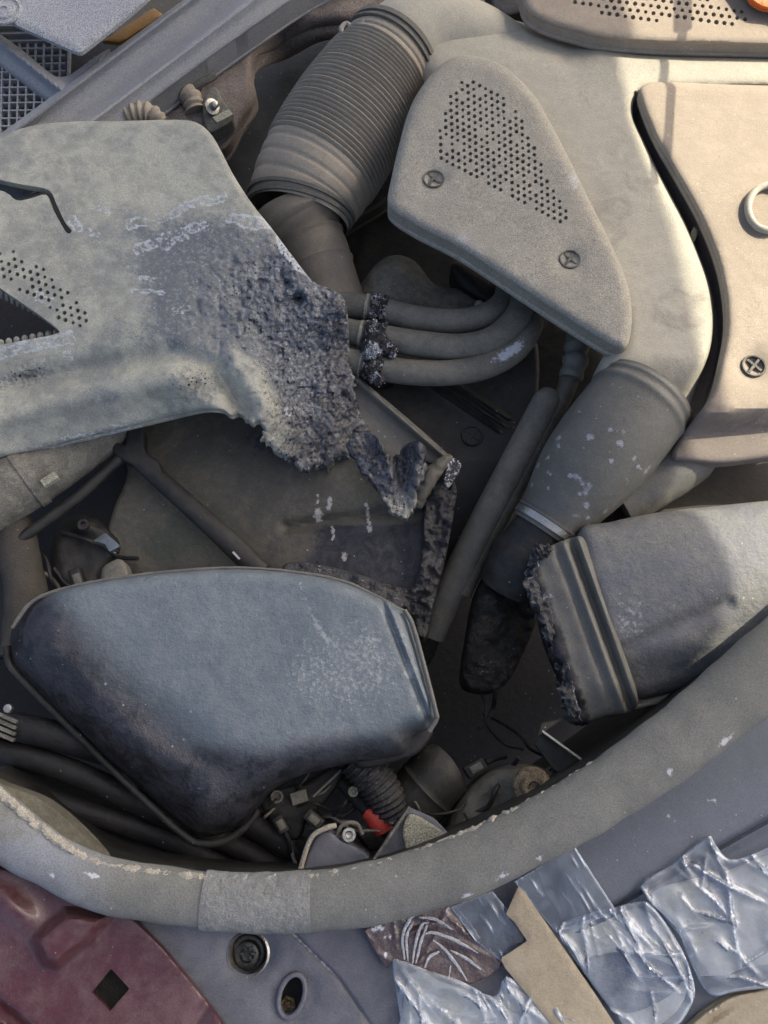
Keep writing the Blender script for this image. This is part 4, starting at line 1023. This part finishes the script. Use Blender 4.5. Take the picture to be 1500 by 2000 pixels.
sheet(MB(), [(-60, 1505), (0, 1530), (70, 1556), (120, 1590), (172, 1640), (200, 1676), (190, 1690), (140, 1668), (80, 1626), (0, 1560), (-60, 1525)], lambda X, Y: 6 - 30 * sst(sdpoly(X, Y, [(-60, 1525), (0, 1556), (80, 1622), (140, 1664), (190, 1690), (100, 1760), (-60, 1700)]), -4, -40), 40, 5, res=6).build('inner_band', M['olive'], se)
i0 = [p for p in sax if 300 < p[0] < 760]
tp = [(398, 1757, 25, 53.5), (450, 1761, 25, 54), (520, 1763, 25.5, 55), (608, 1760, 26, 56)]
tube(MB(), tp, 14, 40, squash=.64, nz=1.6, nscale=120).build('tape_wrap', M['tape'], se, label='paler tape wrapped round the seal')

# ------------------------------------------------------------------ front panels
fp = thing('front_panel', 'slate grey plastic front panel with a chrome ringed bolt and an oval hole', 'panel', P(560, 1900, -80))
ov = [(570 + (24 * math.cos(a) * .8 - 30 * math.sin(a) * .45), 1945 + (24 * math.cos(a) * .45 + 38 * math.sin(a) * .95)) for a in np.linspace(0, 2 * math.pi, 13)[:-1]]
def zfp(X, Y):
    z = -52 + 4 * fbm(X, Y, 120, 66)
    z = z - 14 * np.exp(-(((X - 485) ** 2 + (Y - 1862) ** 2) / 52 ** 2) ** 2) - 6 * np.exp(-(((X - 572) ** 2 + (Y - 1945) ** 2) / 52 ** 2) ** 3)
    z = z - 5 * np.exp(-(segdist(X, Y, [(560, 1810), (660, 1910), (750, 2040)]) / 4) ** 2)
    return z
sheet(MB(), [(262, 1780), (330, 1760), (900, 1740), (1060, 1700), (1200, 1900), (1240, 2080), (1240, 2080), (500, 2080), (470, 2040), (320, 1860)], zfp, 18, 4, holes=[ov, [(485 + 41 * math.cos(a), 1862 + 41 * math.sin(a)) for a in np.linspace(0, 2 * math.pi, 17)[:-1]]], res=7, smooth=2, lines=[[(560, 1810), (660, 1910), (750, 2040)]], lw=8,
      wear=lambda X, Y, s: np.stack([0 * X, .6 * np.exp(-(segdist(X, Y, [(560, 1812), (655, 1905)]) / 3) ** 2) + .4 * blob(X, Y, 690, 1920, 10), 0 * X], -1)).build('panel_face', M['panel'], fp)
b = MB()
lathe(b, 485, 1862, -66, [(43, 0), (43, 6), (39, 9), (36, 4), (35, -50)], 36)
b.build('bolt_ring', M['steel'], fp)
b = MB(); lathe(b, 485, 1862, -98, [(35, -6), (33, 0), (30, 2), (25, 2), (23, 16), (20, 18), (14, 18), (12, 8), (4, 7)], 32)
for k in range(6):
    a = k * math.pi / 3
    bar(b, 485 + 7 * math.cos(a), 1862 + 7 * math.sin(a), -79, 485 + 15 * math.cos(a), 1862 + 15 * math.sin(a), -79, 4, 6)
b.build('bolt', M['bolt'], fp)
rim = MB()
tube(rim, [(570 + (x - 570) * 1.12, 1945 + (y - 1945) * 1.12, -52, 5) for x, y in list(ov) + [ov[0]]], 3, 8, cap=False); rim.build('hole_rim', M['panel'], fp)
lathe(MB(), 562, 1962, -110, [(16, 0), (14, 8), (8, 9), (6, 4)], 6, (.2, .3, .9)).build('clip_nut', M['rust'], fp)
sheet(MB(), [(400, 1780), (640, 1780), (640, 2020), (400, 2020)], -125, 8, 2, res=30, smooth=1).build('panel_backing', M['darker'], fp)
mp_ = thing('painted_crossmember', 'maroon painted steel crossmember with a diamond shaped hole, bottom left', 'crossmember', P(150, 1900, -70))
def zmp(X, Y):
    z = -30 + 2 * fbm(X, Y, 90, 7)
    z = z + 40 * sst(sdpoly(X, Y, [(65, 1835), (130, 1780), (212, 1790), (170, 1840), (112, 1888), (85, 1882)]), -14, 16)
    z = z - 26 * sst((Y - 1700) - .86 * (X + 60), 190, 215) + 20 * sst((Y - 1700) - .86 * (X + 60), 240, 262)
    z = z + 22 * blob(X, Y, 20, 1770, 60, 30, 40) - 12 * blob(X, Y, 400, 1970, 14, 80, 30)
    return z
sheet(MB(), [(-90, 1640), (-20, 1688), (60, 1712), (180, 1758), (258, 1792), (318, 1850), (400, 1950), (490, 2080), (490, 2080), (-90, 2080), (-90, 2080)], zmp, 8, 5, holes=[[(217, 1892), (253, 1931), (215, 1975), (179, 1938)]], res=6, smooth=1,
      wear=lambda X, Y, s: np.stack([0 * X, 0 * X, .6 * blob(X, Y, 100, 1905, 80, 30, 40) + .7 * blob(X, Y, 420, 1990, 30) + .45 * blob(X, Y, 20, 1740, 60, 30, 40) + .3 * blob(X, Y, 250, 1860, 30)], -1)).build('pressed_sheet', M['maroon'], mp_)
sheet(MB(), [(140, 1860), (300, 1860), (300, 2010), (140, 2010)], -90, 8, 2, res=30, smooth=1).build('backing_web', M['dark'], mp_)
sheet(MB(), [(250, 1780), (340, 1780), (520, 2080), (420, 2080)], -95, 10, 3, res=20, smooth=1).build('gap_strip', M['darker'], label='dark strip in the gap between maroon crossmember and grey front panel', cat='strip')
bl = thing('bumper_trim', 'smooth blue grey bumper trim with a groove, lower right', 'trim', P(1350, 1560, -80))
def ztr(X, Y):
    d = (X - 1200) * .49 + (Y - 1770) * .87
    return -46 + 3 * fbm(X, Y, 200, 3) - 16 * np.exp(-((d) / 6) ** 2) - 14 * sst(d, 2, 20) + 10 * sst(d, -160, -60)
sheet(MB(), [(1040, 1680), (1130, 1620), (1300, 1510), (1500, 1360), (1660, 1240), (1660, 1240), (1660, 2080), (1660, 2080), (1210, 2080), (1180, 1900), (1100, 1800)], ztr, 24, 6, res=9, smooth=2, lines=[[(1180, 1781), (1660, 1511)]], lw=12,
      wear=lambda X, Y, s: np.stack([0 * X, .9 * np.exp(-(segdist(X, Y, [(1365, 1558), (1395, 1562), (1400, 1578)]) / 3) ** 2) + .7 * np.exp(-(segdist(X, Y, [(1300, 1590), (1320, 1602)]) / 3) ** 2), 0 * X], -1)).build('trim_skin', M['trim'], bl)

# ------------------------------------------------------------------ wrapped lamps, tapes
def creases(out, seed, n):
    rnd = random.Random(seed); o = np.array(out, float); lo, hi = o.min(0), o.max(0)
    c = o.mean(0); L = []
    for k in range(n):
        p = np.array([rnd.uniform(lo[0], hi[0]), rnd.uniform(lo[1], hi[1])])
        a = rnd.gauss(.9, .55) if rnd.random() < .7 else rnd.uniform(0, 3.1)
        d = np.array([math.cos(a), math.sin(a)]) * rnd.uniform(30, 110)
        L.append((p - d + rnd.uniform(-9, 9), p + np.array([-d[1], d[0]]) * rnd.uniform(-.12, .12), p + d, rnd.uniform(1.8, 6), rnd.uniform(.3, 1)))
    return L
def zfilm(X, Y, L, seed, amp):
    z = amp * .9 * fbm(X, Y, 90, seed, 3); g = np.zeros_like(X)
    for (a, b, c, wd, st) in L:
        d = segdist(X, Y, [tuple(a), tuple(b), tuple(c)])
        t = np.clip(((X - a[0]) * (c[0] - a[0]) + (Y - a[1]) * (c[1] - a[1])) / ((c - a) @ (c - a)), 0, 1)
        env = np.sin(np.pi * np.clip(t, .02, .98)) ** .7
        z = z + amp * st * env * np.exp(-(d / wd) ** 1.3)
        g = np.maximum(g, st * env * np.exp(-(d / (wd * .55)) ** 2))
    return z, g
def crinkle(X, Y, seed, amp):
    L = creases([(X.min(), Y.min()), (X.max(), Y.max())], seed, 14)
    return zfilm(X, Y, L, seed, amp)[0]
def packet(name, label, out, inner, seed, mt, z0=-22):
    t = thing(name, label, 'packet', P(out[0][0], out[0][1], -40), 'lamp parts bagged in clear plastic')
    for i, (o, zz, m) in enumerate(inner):
        sheet(MB(), o, lambda X, Y: zz + 10 * fbm(X, Y, 50, seed + i), 12, 10, res=8, wear=lambda X, Y, s: np.stack([0 * X, 0 * X, .9 * fbm(X, Y, 60, seed + 5) + .3], -1)).build('packed_part', M[m], t)
    L = creases(out, seed, 46)
    sheet(MB(), out, lambda X, Y: z0 + zfilm(X, Y, L, seed, 9)[0], 1.5, 8, res=4.2, smooth=3, wear=lambda X, Y, s: np.stack([0 * X, .30 * zfilm(X, Y, L, seed, 9)[1] + .25 * np.exp(-(s / 5) ** 2), 0 * X], -1)).build('plastic_bag', M[mt], t)
packet('plastic_packet', 'clear crumpled packet with a pale insert, lowest left beside the brown film', [(766, 1884), (782, 1875), (840, 1896), (900, 1915), (965, 1946), (990, 1906), (1060, 1950), (1130, 1996), (1160, 2080), (1160, 2080), (790, 2080), (782, 1990)],
       [([(800, 1900), (880, 1920), (960, 1960), (1040, 1990), (1050, 2080), (810, 2080)], -40, 'pale'), ([(985, 1920), (1030, 1945), (1120, 2000), (1130, 2080), (1040, 2080), (990, 1990)], -41, 'pale')], 5, 'film')
packet('plastic_packet', 'clear crumpled packet over a blue black lamp part, middle of the three', [(1088, 1816), (1130, 1790), (1200, 1772), (1256, 1760), (1284, 1780), (1330, 1850), (1356, 1920), (1352, 1960), (1316, 2010), (1240, 2040), (1212, 2000), (1140, 1900)],
       [([(1100, 1822), (1200, 1784), (1256, 1772), (1320, 1850), (1344, 1930), (1300, 1996), (1225, 2020), (1180, 1950)], -44, 'pale'), ([(1130, 1880), (1230, 1860), (1320, 1890), (1330, 1920), (1300, 1950), (1220, 1980), (1170, 1940)], -34, 'navy')], 9, 'film')
packet('plastic_packet', 'large clear crumpled packet draped over the trim at the right edge', [(1250, 1734), (1310, 1690), (1380, 1634), (1396, 1646), (1424, 1678), (1480, 1664), (1620, 1600), (1620, 1600), (1620, 1920), (1620, 1920), (1450, 1935), (1400, 1946), (1374, 1930), (1344, 1870), (1318, 1810)],
       [([(1270, 1745), (1330, 1720), (1420, 1700), (1600, 1650), (1600, 1900), (1420, 1925), (1350, 1860)], -44, 'pale'), ([(1385, 1700), (1420, 1705), (1432, 1760), (1424, 1800), (1400, 1795), (1388, 1740)], -32, 'navy'), ([(1430, 1900), (1500, 1885), (1500, 1915), (1440, 1928)], -34, 'navy')], 13, 'film')
sheet(MB(), [(1310, 2040), (1400, 1960), (1480, 1935), (1640, 1900), (1640, 2080), (1280, 2080)], lambda X, Y: -30 + 5 * fbm(X, Y, 60, 2) + 6 * np.sin((X * .5 + Y * .86) * .25) * blob(X, Y, 1390, 1975, 40), 14, 6, res=7).build(
    'cardboard_scrap', M['kraft'], label='beige cardboard piece in the bottom right corner', cat='cardboard')
bf = thing('film_wrapper', 'brown glossy film with pale curved strokes painted for its highlights below the seal', 'wrapper', P(830, 1830, -50))
sheet(MB(), [(712, 1822), (724, 1808), (800, 1780), (870, 1762), (896, 1772), (940, 1830), (982, 1884), (918, 1922), (850, 1900), (778, 1876), (756, 1892), (740, 1870)], lambda X, Y: -34 + crinkle(X, Y, 21, 5), 2, 3, res=5, smooth=2,
      wear=lambda X, Y, s: np.stack([0 * X, .8 * blob(X, Y, 738, 1812, 18, 10, -40) + .8 * blob(X, Y, 752, 1832, 3, 9) + .8 * blob(X, Y, 762, 1830, 3, 9) + .8 * blob(X, Y, 753, 1864, 5, 10) + .6 * blob(X, Y, 860, 1770, 28, 9, 10), 0 * X], -1)).build('film_sheet', M['brownfilm'], bf)
cr = MB()  # raised pale strokes standing for marks and highlights on the film
for pts in ([(790, 1874), (786, 1830), (800, 1796), (820, 1778)], [(797, 1878), (794, 1830), (808, 1800)], [(806, 1882), (812, 1840), (824, 1806), (838, 1802)], [(812, 1882), (822, 1840), (834, 1806)], [(818, 1792), (850, 1796), (884, 1816)],
            [(826, 1826), (850, 1822), (900, 1842), (934, 1862)], [(846, 1836), (870, 1856), (896, 1890), (912, 1916)], [(880, 1856), (910, 1872), (940, 1894)], [(830, 1890), (838, 1870), (858, 1858)], [(876, 1912), (880, 1886)]):
    P3 = [(x, y, -29, 3.0 if 0 < i < len(pts) - 1 else 1.2) for i, (x, y) in enumerate(pts)]
    tube(cr, P3, 8, 8, nz=1.2, nscale=300, squash=.5)
cr.build('pale_strokes', M['highlight'], bf)
def ztape(seed, z0, give=False):
    def f(X, Y):
        q = (X * .83 - Y * .55) / 13 + .5 * fbm(X, Y, 60, seed)
        m_ = np.exp(-((q % 1 - .5) / .10) ** 2) * sst(vnoise(X * .83 - Y * .55, (X * .55 + Y * .83) * .25, 12, seed), .55, .8)
        if give: return m_
        return z0 + 2.2 * m_ + 4 * fbm(X, Y, 60, seed)
    return f
def wtape(seed):
    f = ztape(seed, 0, True)
    return lambda X, Y, s: np.stack([0 * X, .55 * f(X, Y) + .3 * np.exp(-(s / 2.5) ** 2), 0 * X], -1)
sheet(MB(), [(880, 1772), (962, 1740), (1010, 1800), (1034, 1836), (986, 1884), (930, 1840)], ztape(2, -30), 1.2, 1, res=4, smooth=1, wear=wtape(2)).build('clear_tape', M['tapeclear'], label='clear tape strip between brown film and paper tape', cat='tape', group='clear tape strips')
sheet(MB(), [(1004, 1722), (1122, 1652), (1206, 1782), (1086, 1822)], ztape(6, -20), 1.2, 1, res=3.6, smooth=1, wear=wtape(6)).build('clear_tape', M['tapeclear'], label='wide streaked clear tape strip running from the seal to the middle packet', cat='tape', group='clear tape strips')
sheet(MB(), [(1012, 1732), (1024, 1742), (1090, 1836), (1160, 1938), (1240, 2060), (1240, 2080), (1140, 2080), (1060, 1980), (986, 1890), (978, 1872), (1030, 1838), (1004, 1800), (988, 1786)], lambda X, Y: -16 + 6 * fbm(X, Y, 90, 28), 2, 2, res=8, smooth=1).build(
    'paper_tape', M['kraft'], label='brown paper tape strip crossing the panel between the packets', cat='tape')

# ------------------------------------------------------------------ bottom of the bay
lr = random.Random(11)
for i, (pts, lab) in enumerate((([(-60, 1400, -150, 26), (120, 1440, -160, 28), (300, 1500, -180, 28), (480, 1600, -200, 26), (620, 1680, -220, 26)], 'upper one of the black cables under the air box, left'),
                                ([(-60, 1450, -170, 22), (120, 1500, -180, 24), (320, 1590, -200, 24), (480, 1660, -220, 22), (600, 1740, -230, 22)], 'middle one of the black cables under the air box, left'),
                                ([(-40, 1520, -190, 20), (150, 1580, -210, 22), (360, 1650, -230, 22), (520, 1740, -240, 22)], 'lowest one of the black cables under the air box, left'))):
    tube(MB(), pts, 10, 16).build('black_cable', M['darker'], label=lab, cat='cable', group='black cables under the air box')
br_ = thing('bright_fitting', 'small shiny fitting with stacked fins at the left edge below the air box', 'fitting', P(20, 1390, -120))
f = MB()
for k in range(4): bar(f, -30, 1382 + k * 13, -100 - k * 8, 34 - k * 2, 1410 + k * 12, -104 - k * 8, 7, 8)
f.build('fins', M['cast'], br_)
lathe(MB(), 18, 1384, -88, [(9, 0), (8, 8), (3, 9)], 12).build('bright_cap', M['steel'], br_)
pl_ = thing('cable_connector', 'black plastic connector block with round ports under the air box', 'connector', P(560, 1580, -190))
sheet(MB(), [(505, 1560), (540, 1540), (590, 1530), (640, 1500), (672, 1505), (640, 1560), (600, 1600), (580, 1640), (540, 1620)], lambda X, Y: -168 - .1 * (Y - 1500), 50, 8, res=8).build('block_body', M['dark'], pl_)
lathe(MB(), 542, 1556, -164, [(12, 0), (12, 10), (8, 10), (7, 3)], 18).build('port', M['hose'], pl_)
bar(MB(), 570, 1562, -156, 600, 1552, -156, 22, 12).build('latch', M['hose'], pl_)
bar(MB(), 612, 1556, -150, 668, 1503, -150, 4, 8).build('bright_edge', M['boot'], pl_)
tube(MB(), [(690, 1480, -130, 34), (720, 1510, -136, 38), (745, 1545, -146, 38), (765, 1590, -160, 32)], 30, 24, rm=lambda s: 1 + .07 * math.sin(s * 70), nz=1.5, nscale=120).build('corrugated_conduit', M['char'],
     label='black corrugated conduit bending down from the right end of the air box', cat='conduit')
wr_ = thing('battery_cable', 'dark cable with a bright red sleeve above the seal', 'cable', P(740, 1600, -170))
tube(MB(), [(660, 1520, -200, 14), (700, 1560, -180, 15), (735, 1600, -165, 15), (770, 1640, -170, 13)], 8, 16).build('cable_run', M['dark'], wr_)
tube(MB(), [(722, 1582, -160, 20), (738, 1600, -156, 22), (750, 1624, -158, 19)], 6, 18, nz=2, nscale=200).build('red_sleeve', M['red'], wr_)
tube(MB(), [(752, 1600, -150, 7), (768, 1608, -150, 7)], 3, 10).build('lug', M['steel'], wr_)
tm = thing('terminal_box', 'dusty grey terminal box with a round nut on its back edge, behind the seal', 'terminal box', P(650, 1670, -120))
sheet(MB(), [(584, 1716), (612, 1640), (640, 1622), (664, 1640), (716, 1666), (730, 1700), (720, 1740), (590, 1740)], lambda X, Y: -92, 70, 8, res=8, smooth=2).build('box_top', M['panel'], tm)
tube(MB(), [(580, 1720, -86, 5), (606, 1640, -84, 5), (636, 1618, -84, 5), (656, 1612, -90, 5)], 6, 8).build('raised_edge', M['cover'], tm)
lathe(MB(), 682, 1630, -100, [(14, 0), (13, 8), (8, 8), (6, 3), (3, 2)], 16).build('nut', M['steel'], tm)
tube(MB(), [(655, 1640, -110, 4), (668, 1612, -106, 4), (695, 1608, -106, 4), (708, 1630, -110, 4)], 6, 8).build('wire_loop', M['hose'], tm)
sb = thing('slanted_bracket', 'thin edged bracket carrying a pale speckled pad, behind the seal', 'bracket', P(800, 1630, -120))
sheet(MB(), [(724, 1690), (760, 1630), (798, 1576), (804, 1580), (850, 1600), (884, 1636), (880, 1700), (740, 1720)], lambda X, Y: -74 - .1 * (Y - 1600), 46, 3, res=8, smooth=1).build('bracket_plate', M['panel'], sb)
sheet(MB(), [(786, 1620), (800, 1590), (838, 1606), (876, 1636), (862, 1656), (800, 1668), (790, 1650)], lambda X, Y: -66 - .1 * (Y - 1600), 8, 4, res=6).build('mineral_pad', M['stone'], sb)
bar(MB(), 728, 1682, -66, 800, 1576, -64, 5, 16).build('plate_edge', M['cast'], sb)
mt = thing('engine_mount', 'dusty rounded mount with a crusted hex bolt near the seal', 'mount', P(960, 1570, -170))
sheet(MB(), [(872, 1620), (900, 1560), (950, 1510), (1010, 1490), (1060, 1500), (1110, 1530), (1100, 1580), (980, 1640), (880, 1650)], lambda X, Y: -150 + 12 * fbm(X, Y, 60, 17) + 16 * blob(X, Y, 1040, 1530, 50), 70, 30, res=7).build('mount_body', M['plate'], mt)
b = MB(); lathe(b, 1040, 1538, -122, [(40, -6), (36, 4), (25, 8), (24, 16), (20, 19), (12, 18), (10, 10)], 22)
b.build('crusted_bolt', M['rust'], mt)
tube(MB(), [(770, 1610, -230, 60), (800, 1575, -215, 62), (838, 1535, -205, 62), (868, 1502, -200, 60), (874, 1496, -200, 44)], 10, 36, rm=lambda s: 1 + .05 * math.exp(-((s - .62) / .02) ** 2)).build('smooth_housing', M['dark'], label='smooth dark housing between black conduit and crusted mount', cat='housing')
ms = thing('metal_strip', 'thin bright edged metal strip sticking out beside the seal below the melted mouth', 'strip', P(1100, 1470, -120))
bar(MB(), 1058, 1428, -120, 1160, 1502, -120, 4, 14).build('bright_edge', M['steel'], ms)
sheet(MB(), [(1044, 1452), (1060, 1430), (1160, 1506), (1130, 1540), (1080, 1500)], -134, 10, 2, res=12, smooth=1).build('strip_face', M['dark'], ms)

# ------------------------------------------------------------------ burnt wiring in the gaps
wv = random.Random(23)
def wires(zone, n, zr, label, group, mats):
    (x0, y0, x1, y1) = zone
    for k in range(n):
        x, y = wv.uniform(x0, x1), wv.uniform(y0, y1)
        a = wv.uniform(-.9, 1.3)
        pts = []
        for i in range(5):
            pts.append((x, y, wv.uniform(*zr), wv.choice((2.6, 3.4, 4.4))))
            x += math.cos(a) * wv.uniform(24, 52); y += math.sin(a) * wv.uniform(24, 52); a += wv.uniform(-.7, .7)
        r_ = pts[0][3]
        tube(MB(), [(p[0], p[1], p[2], r_) for p in pts], 8, 8, nz=.8, nscale=300).build('burnt_wire', M[mats[k % len(mats)]], label=label, cat='wire', group=group)
wires((470, 1560, 640, 1660), 12, (-210, -130), 'thin dark wire among the connectors under the right part of the air box', 'wires under the air box', ('dark', 'hose', 'darker'))
wires((850, 1260, 980, 1400), 3, (-300, -200), 'thin charred wire in the dark gap between air box and melted mouth', 'charred wires in the dark gap', ('darker', 'char', 'dark'))
wires((40, 1020, 120, 1120), 5, (-190, -140), 'thin wire behind the upright pipe at the left edge', 'wires at the left edge', ('dark', 'hose'))
wires((690, 1560, 1000, 1620), 9, (-190, -130), 'thin dark wire behind the seal around the terminals', 'wires behind the seal', ('dark', 'hose', 'darker'))
def plug(x, y, z, w_, h_, ang, label, m='dark'):
    t = thing('wire_plug', label, 'plug', P(x, y, z))
    c, s_ = math.cos(math.radians(ang)), math.sin(math.radians(ang))
    def q(u, v): return (x + u * c - v * s_, y + u * s_ + v * c)
    sheet(MB(), [q(-w_, -h_), q(w_, -h_), q(w_, h_), q(-w_, h_)], z, 26, 3, res=6, smooth=1).build('plug_body', M[m], t)
    sheet(MB(), [q(-w_ * .5, -h_ * .6), q(w_ * .6, -h_ * .6), q(w_ * .6, h_ * .6), q(-w_ * .5, h_ * .6)], z + 7, 8, 2, res=5, smooth=1).build('lock_tab', M['hose'], t)
    tube(MB(), [(*q(w_, 0), z - 10, h_ * .5), (*q(w_ + 16, 2), z - 14, h_ * .4), (*q(w_ + 40, 10), z - 30, h_ * .35)], 5, 10).build('lead', M['darker'], t)
plug(612, 1600, -140, 20, 12, 40, 'small dark wire plug left of the round nut')
plug(548, 1610, -150, 18, 11, 60, 'small dark wire plug below the black connector block')
plug(930, 1500, -180, 22, 13, -30, 'small dark wire plug left of the crusted bolt')
plug(150, 1130, -150, 20, 12, 70, 'small dark wire plug just above the left end of the air box')
lathe(MB(), 690, 1546, -130, [(10, 0), (10, 6), (6, 6), (4, 2)], 14).build('small_grommet', M['hose'], label='small grommet ring beside the black corrugated conduit', cat='grommet')
